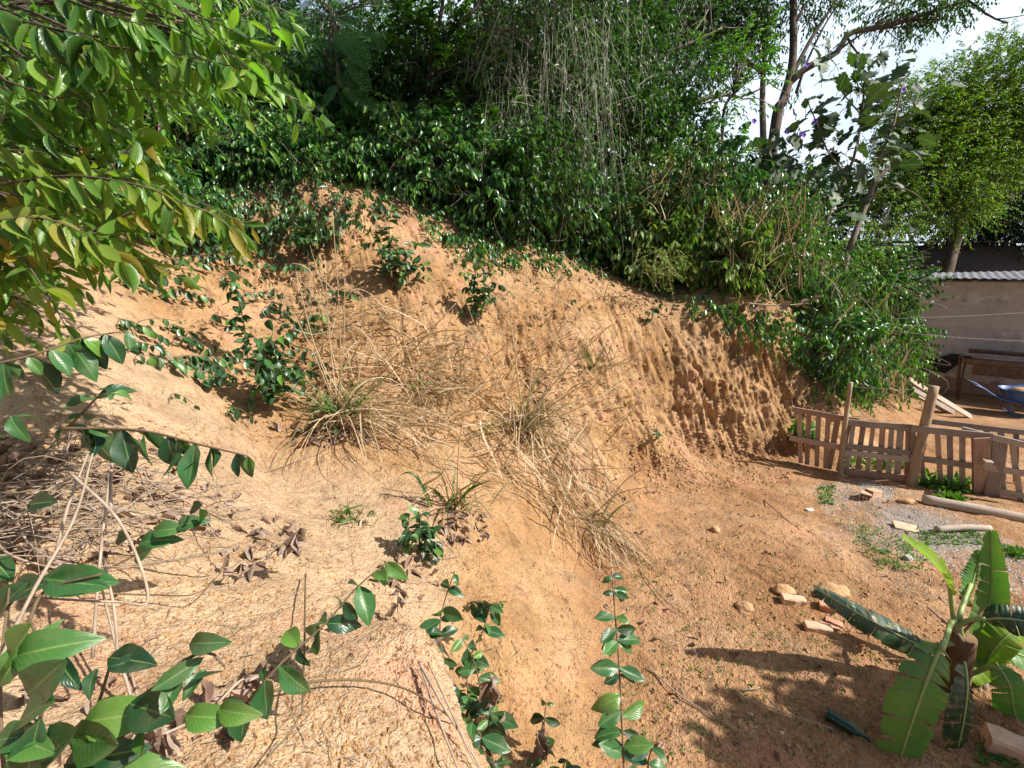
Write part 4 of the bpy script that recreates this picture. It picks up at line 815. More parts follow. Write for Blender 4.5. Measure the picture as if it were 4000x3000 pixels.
#--SMALL
# ================================================================== pallet fence, posts, timber
def gp(u, v, z=0.0):
    q = PZ(u, v, z); return np.array([q[0], q[1], gz(q[0], q[1])])
def board(o, name, a, b, wid, thk, mat, facing, jit=.0015):
    a = np.asarray(a, float); b = np.asarray(b, float); ax = nrm(b-a); az = nrm(facing - ax*np.dot(facing, ax)); ay = np.cross(az, ax)
    mb = MB(); box(mb, (a+b)/2, ax, ay, az, np.linalg.norm(b-a), wid, thk, 0, jit, 5); return mb.build(name, mat, o, False)
def vert(u, v, ref): return PY(u, v, ref[1])
def panel(label, L, Rr, top_l, top_r, rails, slats, mats, wood_front=True, slw=.07, drop=0.0):
    """L,Rr ground ends; top pixel of the ends; rails = fractions of height with (x0,x1); slats = fractions along"""
    o = thing('pallet_fence', label, 'fence', L, 'pallet boards making the fence'); tl, tr_ = vert(*top_l, L), vert(*top_r, Rr)
    f = nrm(np.cross(Rr-L, UP)); f = f if f[1] < 0 else -f
    for (h0, h1, x0, x1, w_, mt) in rails:
        a = L+(tl-L)*h0; b = Rr+(tr_-Rr)*h1; ab = b-a
        board(o, 'rail', a+ab*x0+f*.045, a+ab*x1+f*.045+rng.normal(0, .004, 3), w_, .028, M[mt], f)
    for x in slats:
        g = L+(Rr-L)*x; tt = tl+(tr_-tl)*x; e = rng.normal(0, .012)
        board(o, 'slat', g*1+(tt-g)*(-.02+drop)+nrm(Rr-L)*e, g+(tt-g)*(.985+rng.normal(0, .01)), slw*rng.uniform(.8, 1.15), .02, M[mats[rng.integers(len(mats))]], f)
    return o, f
g1, g2, g3, g4 = gp(1722, 1000), gp(1815, 1018), gp(1966, 1045), gp(2137, 1072)
g0 = np.array([g1[0], g1[1], g1[2]])
panel('reddish narrow pallet panel of the fence leaning against the clay bank', g0, g2, (1714, 878), (1842, 900), [(.96, .96, -.02, 1.1, .085, 'redwood'), (.45, .45, -.12, 1.05, .085, 'redwood')], [.1, .27, .44, .6, .77, .95], ['redwood'], slw=.072, drop=.04)
panel('grey pallet panel of the fence between the two round posts', g2+[.03, -.02, 0], g3, (1838, 905), (1972, 917), [(.95, .95, -.05, 1.0, .1, 'greywood'), (.52, .52, -.04, .98, .085, 'greywood'), (.40, .40, -.06, 1.0, .085, 'greywood'), (.05, .05, 0, 1, .1, 'redwood')], [.06, .22, .38, .54, .68, .82, .94], ['greywood', 'greywood', 'redwood'])
panel('brown pallet panel of the fence right of the thick round post', g3+[.02, -.03, 0], g4, (1966, 917), (2140, 935), [(.95, .95, 0, 1.0, .1, 'darkwood'), (.45, .45, -.04, .96, .085, 'darkwood')], [.03, .12, .35, .51, .66, .8], ['greywood', 'redwood', 'darkwood'])
_o, _f = panel('pale grey pallet panel of the fence cut off by the right edge of the photo', g4+[.05, -.02, 0], gp(2330, 1100), (2128, 950), (2330, 975), [(.52, .5, -.08, 1, .085, 'palewood'), (.1, .1, -.1, 1, .085, 'palewood')], [.12, .3, .48, .66, .84, .97], ['greywood', 'darkwood', 'greywood'])
panel('farther dark pallet panel standing behind the right end of the fence', gp(2010, 1022), gp(2330, 1050), (2005, 906), (2330, 945), [(.98, .98, 0, 1, .08, 'darkwood'), (.8, .8, .3, 1, .07, 'greywood')], [.4, .5, .6, .7, .8, .9], ['darkwood', 'greywood'])
def loose(name, label, cat, pts, wid, thk, mat, facing, group=None):
    a, b = np.asarray(pts[0]), np.asarray(pts[1]); o = thing(name, label, cat, (a+b)/2, group); board(o, 'board', a, b, wid, thk, M[mat], np.asarray(facing, float), .002); return o
a = PY(2077, 926, g4[1]+.15); b = PY(2330, 978, g4[1]-.45)
loose('fence_rail', 'long weathered rail sloping down along the top of the right end of the fence', 'rail', (PY(2078, 928, g4[1]+.15), PY(2330, 990, g4[1]-.5)), .085, .035, 'greywood', _f)
loose('wide_board', 'wide upright brown board between the third panel and the dark post', 'board', (g4-(g4-g3)*.12+_f*.05, vert(2118, 944, g4)+_f*.05), .17, .025, 'redwood', _f)
def post(label, base, uvt, r0, r1, mat, sides=9, sq=False, ref=None):
    o = thing('fence_post', label, 'post', base, 'upright posts of the pallet fence'); tp = vert(*uvt, base)
    mb = MB()
    if sq: board(o, 'post', base-[0, 0, .2], tp, r0*2, r0*1.6, M[mat], _f, .004); return tp
    tube(mb, smoothpath([base-[0, 0, .25], base*.5+tp*.5+rng.normal(0, .012, 3), tp], 12), r0, r1, sides, rough=.07); mb.build('post', M[mat], o); return tp
p1 = post('thin round post at the left, between the reddish and grey panels', g2+_f*.09, (1838, 826), .042, .03, 'post')
p2 = post('thick pale round post leaning right in front of the fence', gp(1964, 1046)+_f*.07, (2018, 834), .068, .06, 'post', 10)
post('dark square post at the right beside the pale panel', gp(2139, 1074), (2157, 948), .085, 0, 'darkwood', sq=True)
loose('wood_block', 'small wooden block nailed across the wide board of the fence', 'block', (PY(2122, 1000, g4[1]-.12), PY(2141, 1004, g4[1]-.16)), .1, .1, 'palewood', _f)
loose('wood_block', 'small pale block of wood on the ground at the foot of the wide board', 'block', (gp(2107, 1064)+[0, 0, .05], gp(2121, 1067)+[0, 0, .05]), .1, .08, 'greywood', UP)
# wires
def wire(label, a, b, sag=.05, r=.0022):
    o = thing('fence_wire', label, 'wire', (a+b)/2, 'thin wires strung past the shed wall'); mb = MB(); tube(mb, smoothpath([a, (a+b)/2-[0, 0, sag], b], 14), r, r, 4); mb.build('wire', M['wire'], o)
wire('pale thin wire running level across the shed wall above the metal stand', P(1845, 706, 8.6), P(2330, 742, 8.0)); wire('fine dark wire higher on the shed wall among the twigs', P(1890, 690, 9), P(2330, 668, 9), .02, .0018)
wire('thin wire from the small fence post to the thick post', p1-[0, 0, .06], p2-[0, 0, .05], .02, .0018)
# logs and poles lying in the yard
def log(name, label, a, b, r, mat, group=None):
    a = gp(*a)+[0, 0, r*.8]; b = gp(*b)+[0, 0, r*.8]; o = thing(name, label, 'log', (a+b)/2, group); mb = MB()
    tube(mb, smoothpath([a, (a+b)/2+rng.normal(0, .012, 3), b], 14), r, r*.95, 11, rough=.05); mb.build('log', M[mat], o)
log('round_pole', 'long pale debarked pole lying on the gravel by the fence', (1990, 1090), (2330, 1160), .065, 'palewood')
log('short_log', 'short grey-white log lying in the weeds behind the banana plant', (2020, 1152), (2135, 1156), .038, 'palewood')
log('rusty_bar', 'thin dark bar lying behind the long pale pole', (2070, 1080), (2330, 1125), .018, 'rust')
def slab(name, label, cat, c, dx, dy, dz, yaw, mat, tilt=(0, 0), zoff=0.0, group=None, hollow=False):
    o = thing(name, label, cat, c, group); o.rotation_euler = (0, 0, 0)
    e = Euler((tilt[0], tilt[1], yaw)).to_matrix(); ax, ay, az = (np.array(e.col[i]) for i in range(3)); c = np.asarray(c, float)+[0, 0, dz*.3+zoff]; mb = MB()
    if not hollow: box(mb, c, ax, ay, az, dx, dy, dz, 0, .003, 4)
    else:
        t = dy*.09
        for s1, sz in ((-1, dz), (1, dz)): box(mb, c+ay*s1*(dy/2-t/2), ax, ay, az, dx, t, dz, 0, .001, 3)
        for s1 in (-1, 0, 1): box(mb, c+az*s1*(dz/2-t/2), ax, ay, az, dx*.996, dy-2*t-.002, t, 0, .001, 3)
        for s1 in (-.33, .33): box(mb, c+ay*s1*(dy-2*t)*.5, ax, ay, az, dx*.99, t, dz-2*t-.002, 0, .001, 2)
    mb.build('body', M[mat], o, False); return o
BGp = 'clay brick pieces lying in the yard'
slab('brick', 'pale flat brick piece lying left of the banana leaf tip', 'brick', gp(1712, 1308), .2, .085, .07, -.15, 'palebrick', (.1, .06), 0, BGp)
slab('brick', 'red brick piece just under the tip of the dark banana leaf', 'brick', gp(1784, 1324), .12, .1, .08, -.45, 'brick', (.08, -.1), 0, BGp)
slab('brick', 'pale dusty brick nearest the camera in the group by the banana leaf', 'brick', gp(1764, 1368), .2, .085, .07, -.2, 'palebrick', (.12, 0), 0, BGp)
slab('brick_shard', 'thin red brick shard, upper one of the leaning pair', 'brick', gp(1800, 1352), .13, .05, .02, -.5, 'brick', (.3, .1), .01, BGp); slab('brick_shard', 'thin red brick shard, lower one of the leaning pair', 'brick', gp(1790, 1360), .14, .05, .02, -.55, 'brick', (-.2, .05), 0, BGp)
slab('brick', 'hollow brick lying on gravel near the fence, left of a pair', 'brick', gp(1868, 1076), .16, .12, .11, .9, 'palebrick', (.1, 0), 0, BGp, True); slab('brick', 'hollow brick lying on gravel near the fence, right of a pair', 'brick', gp(1884, 1074), .17, .12, .12, .3, 'palebrick', (0, .1), 0, BGp, True)
slab('brick', 'large pale orange brick in the bottom right corner', 'brick', gp(2185, 1625), .26, .16, .13, -.55, 'palebrick', (.05, .08), 0, BGp)
slab('roof_tile', 'red clay tile leaning at the foot of the dark square post', 'tile', gp(2170, 1080), .2, .13, .03, -.2, 'brick', (.35, .1), .03)
slab('cement_slab', 'flat tan slab lying in weeds on the gravel', 'slab', gp(1956, 1142), .24, .16, .02, -.45, 'palebrick', (.12, .05), 0)
def rock(label, c, r, seed, mat='rock', flat=.7, cat='rock', name='rock', group='rocks lying in the yard'):
    o = thing(name, label, cat, c, group); mb = MB(); blob(mb, np.asarray(c)+[0, 0, r*flat*.2], r*1.15, r*.9, r*flat, seed, 18, 12, .42); mb.build('body', M[mat], o)
for (u, v, r, lab, mt) in [(1690, 1285, .085, 'rounded clay rock behind the pale flat brick', 'rock'), (1612, 1316, .07, 'smooth egg-like rock left of the bricks', 'rock'), (1795, 1290, .1, 'broad clay rock behind the tip of the dark banana leaf', 'rock'), (1772, 1300, .06, 'small rock beside the red brick piece', 'rock'),
   (1955, 1090, .09, 'yellowish clay lump on the gravel by the long pole', 'rock'), (1545, 1147, .05, 'small rock on the slope left of the gravel', 'rock'), (2105, 1315, .07, 'brown rock behind the upright banana leaf', 'rock'), (1960, 1216, .045, 'grey stone in the weeds below the tan slab', 'greystone'), (1620, 1540, .016, 'pale pebble beside the dry cane, left of the bottle', 'palebrick'), (1688, 1580, .015, 'pale pebble in the shade left of the bottle', 'palebrick'), (1498, 1400, .02, 'pale pebble on the slope', 'palebrick')]:
    rock(lab, gp(u, v), r, int(u+v), mt)
slab('plastic_bag', 'small scrap of clear plastic on the slope', 'litter', gp(1750, 1098)+[0, 0, .004], .1, .05, .02, .3, 'white', (.1, .1))
def bottle():
    c = gp(1828, 1570)+[0, 0, .035]; o = thing('glass_bottle', 'dark green glass bottle lying in the shade', 'bottle', c); d = nrm(gp(1855, 1585)-gp(1800, 1552)); d = nrm(d*[1, 1, .3])
    prof = [(-.12, .005), (-.118, .032), (-.1, .035), (.03, .035), (.06, .026), (.085, .014), (.12, .013), (.125, .016), (.14, .016), (.141, .004)]
    mb = MB(); tube(mb, np.array([c+d*a_ for a_, _ in prof]), .03, .03, 14, rr=[r for _, r in prof]); mb.build('body', M['glass'], o)
bottle()
# things by the shed
def stand():
    b = gp(2144, 868); o = thing('metal_stand', 'rusty metal grill stand on thin legs by the shed wall', 'grill', b); ax = SAX; ay = -SAY; Hh = .98; W_, D_ = 1.35, .55
    for sx in (-1, 1):
        for sy in (-1, 1):
            q = b+ax*sx*W_*.46+ay*sy*D_*.45; mb = MB(); tube(mb, np.array([q+[0, 0, -.03], q*1+[0, 0, Hh]]), .018, .018, 5); mb.build('leg', M['rust'], o)
    mb = MB()
    for sy in (-1, 1): box(mb, b+ay*sy*D_*.5+[0, 0, Hh], ax, ay, UP, W_*1.05, .03, .12, 0, .002, 4)
    for sx in (-1, 1): box(mb, b+ax*sx*W_*.51+[0, 0, Hh], ax, ay, UP, .03, D_*.93, .12, 0, .002, 3)
    box(mb, b+[0, 0, Hh-.07], ax, ay, UP, W_, D_*.94, .02, 0, .002, 3); mb.build('tray', M['rust'], o)
    mb = MB(); box(mb, b-ay*.2+[0, 0, Hh+.2], ax, ay, UP, W_*.9, .02, .1, 0, .003, 4); mb.build('back_plate', M['rust'], o)
    mb = MB(); box(mb, b+ay*.1+[0, 0, Hh+.08], ax, ay, UP, W_*.8, .22, .03, 0, .004, 4); mb.build('grate', M['palewood'], o)
    mb = MB(); box(mb, b+ay*.25+[0, 0, Hh-.2], ax, ay, UP, W_*.72, .02, .24, 0, .004, 4); mb.build('front_plate', M['rust'], o)
stand()
def pole():
    b = gp(2070, 858); o = thing('iron_pole', 'thin upright iron pole against the shed wall left of the metal stand', 'pole', b); mb = MB(); tube(mb, np.array([b-[0, 0, .1], vert(2074, 765, b)]), .035, .03, 6); mb.build('pole', M['rust'], o)
pole()
def tarp():
    q = PY(2022, 790, 12.0); o = thing('black_tarp', 'crumpled black sheet hanging on the shed wall', 'tarp', q); n = 14; vs = []
    c = SA + SAX*np.dot(q-SA, SAX); c[2] = q[2]
    for i in range(n):
        for j in range(n):
            s, t_ = i/(n-1)-.5, j/(n-1)-.5; vs.append(c - SAY*(.06+.05*math.sin(9*s+4*t_)+.05*rng.uniform()) + SAX*(s*.75+t_*.35) + UP*(t_*.55*(1-.5*abs(s)) + .06*math.sin(7*s)))
    i = np.arange(n*n).reshape(n, n); f = np.stack([i[:-1, :-1], i[:-1, 1:], i[1:, 1:], i[1:, :-1]], -1).reshape(-1, 4); mb = MB(); v = np.array(vs); mb.add(np.vstack([v, v-SAY*.01]), np.vstack([f, f[:, ::-1]+len(v)])); mb.build('sheet', M['black'], o)
tarp()
def barrow():
    c = gp(2212, 897); o = thing('wheelbarrow', 'blue wheelbarrow with earth in its tray by the right edge', 'wheelbarrow', c); ax = nrm(P(2260, 900, 10)-P(2150, 890, 10.4)); ax = nrm(ax*[1, 1, 0]); ay = np.array([-ax[1], ax[0], 0])
    W = lambda x, y, z: c + ax*x + ay*y + UP*z
    mb = MB(); vs = []; f = []
    prof = [(.34, .26, 0.0, .30), (.42, .31, 0, .44), (.47, .34, 0, .56), (.49, .36, 0, .57)]; n = 28
    for (a_, b_, x0, z) in prof:
        for k in range(n):
            th = 2*math.pi*k/n; ex = abs(math.cos(th))**.6*np.sign(math.cos(th)); ey = abs(math.sin(th))**.6*np.sign(math.sin(th)); vs.append(W(x0+a_*ex+.06*(ex > 0)*(z-.3), b_*ey, z+.05*(ex > 0)*(z > .5)))
    for j in range(3):
        for k in range(n): k2 = (k+1) % n; f.append((j*n+k, j*n+k2, (j+1)*n+k2, (j+1)*n+k))
    mb.add(vs, f); mb.f.append(np.arange(n)[None, ::-1]); mb.m.append(np.zeros(1, np.int32)); mb.build('tray', M['blue'], o)
    mb = MB(); blob(mb, W(.02, 0, .49), .4, .28, .13, 3, 16, 9, .2); mb.build('load', M['rock'], o)
    for s in (-1, 1):
        mb = MB(); tube(mb, smoothpath([W(-1.0, s*.3, .62), W(-.82, s*.29, .56), W(-.45, s*.24, .34), W(.2, s*.16, .27), W(.62, s*.06, .2)], 16), .019, .019, 7); hd = mb.build('handle', M['blue'], o)
        mb = MB(); tube(mb, np.array([W(-1.03, s*.3, .63), W(-.9, s*.293, .585)]), .024, .024, 8); g = mb.build('grip', M['black'], None); g.parent = hd; g.location = -np.array(o.location) + np.array(g.location)
        mb = MB(); tube(mb, smoothpath([W(-.3, s*.22, .31), W(-.32, s*.24, .1), W(-.22, s*.24, 0), W(-.05, s*.22, .05), W(.05, s*.18, .28)], 14), .014, .014, 6); mb.build('leg', M['blue'], o)
    mb = MB(); th = np.linspace(0, 2*math.pi, 25); tube(mb, np.array([W(.68+.15*math.cos(t), 0, .19+.15*math.sin(t)) for t in th]), .045, .045, 8, cap=False); mb.build('tyre', M['black'], o)
    mb = MB(); tube(mb, np.array([W(.68, -.05, .19), W(.68, .05, .19)]), .11, .11, 12); mb.build('rim', M['galv'], o)
barrow()
for k, (u0, v0, u1, v1, lab) in enumerate([(1937, 803, 2097, 903, 'longest plank leaning from the spur to the yard, on the right'), (1928, 815, 2060, 893, 'middle plank leaning from the spur to the yard'), (1915, 822, 2048, 890, 'shortest plank leaning from the spur, on the left')]):
    b_ = gp(u1, v1); a_ = PY(u0, v0, b_[1]+.25); loose('leaning_plank', lab, 'plank', (a_, b_+[0, 0, .02]), .15, .03, 'palewood' if k == 0 else 'greywood', nrm(np.array([.1, -.7, .8])), 'planks leaning from the spur')

# ================================================================== banana plant
def banana_leaf(o, pts, wid, n0, mat, sag=.25, tear=.5, fold=.1, brown=0.0):
    """blade with torn strips each side of a thick midrib"""
    n = 44; q = smoothpath(pts, n); tg = nrm(np.gradient(q, axis=0)); L = np.linalg.norm(np.diff(q, axis=0), axis=1).sum(); x = nrm(np.cross(tg, n0)); z = np.cross(x, tg); s = np.linspace(0, 1, n)
    wd = wid*.5*np.clip(np.sin(np.pi*np.clip(.06+.9*s, 0, 1)), 0, 1)**.55; wd[s < .04] *= .15; mb = MB()
    for sg in (-1, 1):
        i0 = 1
        while i0 < n-1:
            i1 = min(n-1, i0 + int(rng.integers(3, 12))); ii = np.arange(i0, i1+1); K = 5; a = np.linspace(0, 1, K); sg_ = sag*rng.uniform(.6, 1.5); gap = tear*rng.uniform(0, 1)**2*1.6*L/n; e = rng.uniform(.9, 1.04)
            tpos = (ii-i0)/(max(1, i1-i0))*2-1
            V = q[ii][:, None] + sg*x[ii][:, None]*(wd[ii][:, None]*a*e)[..., None] + z[ii][:, None]*((fold*a - sg_*a**2)*wd[ii][:, None])[..., None] - tg[ii][:, None]*(tpos[:, None]*a*gap*1.4)[..., None] + tg[ii][:, None]*(a*wd[ii][:, None]*.25)[..., None]
            V = V + z[ii][:, None]*(.006*np.sin(ii*2.1)[:, None]*a)[..., None]
            m_ = len(ii); id_ = np.arange(m_*K).reshape(m_, K); f = np.stack([id_[:-1, :-1], id_[:-1, 1:], id_[1:, 1:], id_[1:, :-1]], -1).reshape(-1, 4)
            mb.add(V.reshape(-1, 3), f, np.stack([np.tile(.5+sg*a*.5, m_), np.repeat(s[ii], K)], 1)); i0 = i1
    lf = mb.build('leaf', M[mat], o); mb = MB(); tube(mb, q+z*.003, .013*wid/.3, .003, 6); r = mb.build('midrib', M['midrib'], None); r.parent = lf; r.location = -np.array(o.location)
def banana():
    b = gp(2062, 1490); o = thing('banana_plant', 'young banana plant with torn leaves in the bottom right corner', 'banana plant', b); Y = b[1]
    top = PY(2082, 1375, Y); mb = MB(); tube(mb, smoothpath([b-[0, 0, .15], (b+top)/2, top], 8), .085, .075, 12, rough=.04); mb.build('pseudostem', M['pseudostem'], o)
    mb = MB()
    for k in range(5): tube(mb, smoothpath([top-[0, 0, .2]+rng.normal(0, .03, 3), top+rng.normal(0, .05, 3), top+rng.normal(0, .08, 3)+[0, 0, .06]], 6), .02, .006, 5)
    mb.build('dead_sheaths', M['dead'], o)
    mb = MB(); c = PY(2060, 1335, Y)
    for pl in ([top-[0, 0, .05], c, PY(2052, 1268, Y-.05)], [top-[0, 0, .05], c, PY(2040, 1392, Y-.25), PY(2034, 1402, Y-.35)], [top-[0, 0, .05], PY(2068, 1352, Y), PY(2100, 1338, Y-.05), PY(2130, 1336, Y-.1)], [top-[0, 0, .05], PY(2072, 1340, Y), PY(2082, 1300, Y+.1), PY(2098, 1262, Y+.2)], [top-[0, 0, .1], PY(2052, 1390, Y), PY(2020, 1408, Y+.05)], [b+[0, 0, .2], PY(2095, 1455, Y), PY(2140, 1440, Y-.1), PY(2165, 1448, Y-.15)]): tube(mb, smoothpath(pl, 8), .02, .013, 7)
    mb.build('petioles', M['midrib'], o)
    F = lambda *a: [PY(u, v, Y+dy) for u, v, dy in a]
    cam_n = np.array([0, -1.0, .35])
    banana_leaf(o, F((2022, 1410, .02), (1960, 1382, .05), (1870, 1335, .1), (1762, 1272, .15)), .2, np.array([.35, -.75, .55]), 'bananadark', .3, .1, -.1)
    banana_leaf(o, F((2036, 1385, -.3), (2005, 1460, -.4), (1966, 1570, -.46), (1915, 1730, -.5)), .3, np.array([-.3, -.9, .45]), 'bananaleaf', .3, .6)
    banana_leaf(o, F((2083, 1430, -.2), (2088, 1490, -.35), (2078, 1570, -.42), (2055, 1670, -.42)), .22, np.array([.1, -1, .2]), 'bananadark', .3, .6)
    banana_leaf(o, F((2056, 1285, -.05), (2042, 1250, -.05), (2010, 1210, -.03), (1948, 1160, 0)), .15, np.array([.7, -.5, .5]), 'bananayoung', -.4, .5)
    banana_leaf(o, F((2095, 1450, .02), (2118, 1370, .1), (2140, 1280, .2), (2140, 1145, .3)), .2, np.array([-.5, -.85, .2]), 'bananaleaf', -.35, .15)
    banana_leaf(o, F((2082, 1310, .12), (2095, 1270, .2), (2105, 1240, .25), (2118, 1190, .3)), .17, np.array([.2, -.9, .3]), 'bananaleaf', .3, .2)
    banana_leaf(o, F((2120, 1338, -.08), (2170, 1336, -.15), (2230, 1346, -.2), (2330, 1380, -.3)), .2, np.array([.0, -.8, .6]), 'bananadark', .4, .3)
    banana_leaf(o, F((2090, 1470, -.05), (2125, 1440, 0), (2150, 1400, 0), (2180, 1370, 0), (2230, 1350, .05)), .22, np.array([-.4, -.7, .6]), 'bananayoung', .4, .2)
    banana_leaf(o, F((2150, 1430, -.1), (2180, 1480, -.2), (2195, 1550, -.25), (2235, 1620, -.3)), .2, np.array([-.5, -.8, .3]), 'bananaleaf', .4, .3)
    banana_leaf(o, F((2130, 1400, .05), (2190, 1410, .02), (2250, 1440, 0), (2330, 1500, -.1)), .24, np.array([.1, -.5, .85]), 'bananaleaf', .3, .4)
    lf = MB(); tube(lf, smoothpath(F((2105, 1440, .05), (2120, 1480, 0), (2140, 1540, -.05)), 8), .05, .03, 7, rough=.1)
    lf.build('dead_leaf_base', M['dead'], o)
banana()

# ================================================================== grass tussocks on the bank
def tussock(label, u, v, off, green, dry, stalks, name='grass_tussock', fall=None, own=None, mess=()):
    b = G(u, v); o = thing(name, label, 'grass', b, 'grass tussocks on the bank') if own is None else own
    def mk(n, Lr, wr, dr, lean, spread, mt, nm, base_r=.1):
        if n == 0: return
        m = n; p0 = b + rng.normal(0, base_r, (m, 3))*[1, .6, .15] - nrm(b-EYE)*.04; L = rng.uniform(*Lr, m)*1.35; d = nrm(np.asarray(lean)+rng.normal(0, spread, (m, 3))*[1, .8, .5]); s = np.linspace(0, 1, 10); dro = rng.uniform(*dr, m)
        path = p0[:, None] + d[:, None]*(L[:, None]*s)[..., None]; path[..., 2] -= (dro*L)[:, None]*(s**2.2)[None]
        kink = rng.uniform(.3, .9, m); path = path + (rng.normal(0, .22, (m, 1, 3))*np.maximum(0, s[None]-kink[:, None])[..., None]*L[:, None, None])
        mb = MB(); strips(mb, path, rng.uniform(*wr, m), .0015); mb.build(nm, M[mt], o)
    mk(green[0], green[1], (.02, .045), (.2, .85), (.1, -.3, .9), .5, 'blade', 'green_blades')
    mk(dry[0], dry[1], (.012, .028), (.3, 1.2), dry[2], .6, 'straw', 'dry_blades', .14)
    if fall: mk(fall[0], fall[1], (.011, .024), (.2, .7), fall[2], .34, 'straw', 'fallen_blades', .16)
    if mess:
        paths = []
        for (poly, n, Lr, bias) in mess:
            for (u_, v_) in samp(poly, n):
                q = G(u_, v_, rng.uniform(.03, .4))
                if q is None: continue
                d_ = nrm(np.asarray(bias)+rng.normal(0, .45, 3)*[1, .6, .8]); L_ = rng.uniform(*Lr); s_ = np.linspace(-.5, .5, 10)[:, None]; c_ = rng.normal(0, .16, 3); kk = rng.normal(0, .35, 3); k0 = rng.uniform(-.3, .4)
                paths.append(q + d_*s_*L_ + c_*(.5-2*s_*s_) + kk*np.maximum(0, s_-k0)*L_ - np.array([0, 0, .3])*np.maximum(0, s_)**2*L_)
        m2 = MB(); strips(m2, np.array(paths), rng.uniform(.014, .032, len(paths)), .004); m2.build('bent_straw', M['straw'], o)
    mb = MB()
    for (u1, v1, dt) in stalks:
        e = PY(u1, v1, b[1]-dt); m_ = b*.5+e*.5+rng.normal(0, .05, 3)+[0, 0, .06]; tube(mb, smoothpath([b+rng.normal(0, .05, 3), m_, e], 12), .008, .004, 5)
    if stalks: mb.build('stalks', M['straw'], o)
    return o
tussock('grass tussock at the left of the bank, green-based with tall dry stalks', 738, 900, 0, (34, (.45, 1.0)), (80, (.5, 1.25), (.45, -.35, .7)), [(702, 560, .1), (718, 456, .1), (745, 600, .2), (640, 590, .2), (600, 610, .3), (985, 655, .4), (660, 700, .2)], fall=(40, (.6, 1.3), (.95, -.4, .15)), mess=[([(690, 640), (860, 640), (1010, 760), (1000, 940), (880, 950), (700, 900)], 210, (.35, 1.1), (.8, -.2, .35)), ([(650, 600), (760, 560), (800, 800), (680, 860)], 60, (.5, 1.1), (.15, -.2, 1))])
tussock('largest dry grass tussock in mid-bank, its straw spilling down the slope', 1130, 925, 0, (20, (.4, 1.0)), (90, (.5, 1.35), (.15, -.35, .8)), [(1090, 580, .1), (1110, 640, .1), (1220, 560, .1), (1262, 700, .2), (1330, 690, .2), (1405, 745, .4), (1290, 860, .3), (1010, 700, .1), (1180, 610, .1)], fall=(40, (.6, 1.4), (.6, -.6, -.35)), mess=[([(1000, 700), (1250, 640), (1380, 760), (1340, 960), (1100, 1000), (980, 880)], 230, (.4, 1.2), (.4, -.3, .6)), ([(1060, 960), (1240, 900), (1360, 1100), (1320, 1220), (1200, 1120)], 150, (.5, 1.2), (.55, -.5, -.55)), ([(880, 900), (1080, 860), (1080, 1040), (950, 1060)], 50, (.3, .9), (.7, -.3, .1))])
tussock('sparse grass tussock low on the slope with a few green blades', 985, 1095, 0, (16, (.4, .9)), (22, (.35, .9), (.1, -.3, .9)), [(1010, 870, .2), (930, 960, .2), (1060, 1010, .3)])
tussock('small dry grass tuft on the slope left of the sparse tussock', 752, 1120, 0, (22, (.1, .25)), (40, (.1, .28), (-.1, -.3, .5)), [])
tussock('trail of dead straw at the foot of the bank below the middle tussock', 1275, 1130, 0, (6, (.3, .6)), (16, (.3, .7), (.2, -.5, .5)), [(1390, 1010, .3), (1410, 1050, .3), (1340, 1120, .2)], fall=(60, (.5, 1.0), (.4, -.8, -.3)))
tussock('short dry grass along the rib of the bank right of the left tussock', 905, 850, 0, (5, (.3, .6)), (25, (.4, .8), (.3, -.4, .6)), [(975, 720, .2), (860, 640, .1)], fall=(10, (.5, .8), (.6, -.6, -.1)), mess=[([(820, 740), (1000, 720), (1060, 860), (900, 900)], 70, (.3, .9), (.8, -.3, .1))])
tussock('thin grass on the upper bank right of the middle tussock', 1290, 800, 0, (8, (.3, .7)), (14, (.4, .8), (.3, -.4, .7)), [(1400, 740, .4), (1345, 690, .3)])
def dry_scrub(label, poly, t, n, H, mt2='blade', g=.25):
    c = np.mean(np.array(poly), 0); b = gpt(c[0], c[1], t); o = thing('tall_grass', label, 'grass', b, 'tall dry grass behind the rim')
    for mt, m, nm in (('straw', n, 'dry_blades'), (mt2, int(n*g), 'green_blades')):
        pp = samp(poly, m); p0 = np.array([P(u, v, t+rng.uniform(-.5, .8)) for u, v in pp]); s = np.linspace(0, 1, 8); L = rng.uniform(*H, m); d = nrm(UP+rng.normal(0, .35, (m, 3))); path = p0[:, None]-UP*L[:, None, None]*.5+d[:, None]*(L[:, None]*s)[..., None]; path[..., 2] -= (rng.uniform(.1, .5, m)*L)[:, None]*s**2
        mb = MB(); strips(mb, path, rng.uniform(.012, .03, m), .003); mb.build(nm, M[mt], o)
dry_scrub('patch of tall brown grass below the heavy limb', [(1365, 330), (1570, 320), (1600, 450), (1390, 480)], 8.9, 210, (.3, .7)); dry_scrub('tall brown grass among the shrubs below the purple-flowered shrub', [(1540, 400), (1780, 400), (1790, 600), (1600, 580)], 8.5, 300, (.5, 1.1)); dry_scrub('pale grass blades sticking out of the bushes on the spur', [(1780, 560), (1960, 620), (1960, 800), (1830, 740)], 8.5, 60, (.5, 1.1), g=1.2)
dry_scrub('dry grass hanging at the right end of the spur above the planks', [(1880, 720), (1970, 730), (1960, 850), (1900, 840)], 9.0, 130, (.3, .7), g=.3)
dry_scrub('thin dry grass hanging over the left part of the bank rim', [(900, 520), (1320, 590), (1330, 640), (900, 560)], 8.4, 120, (.2, .5), g=.2)

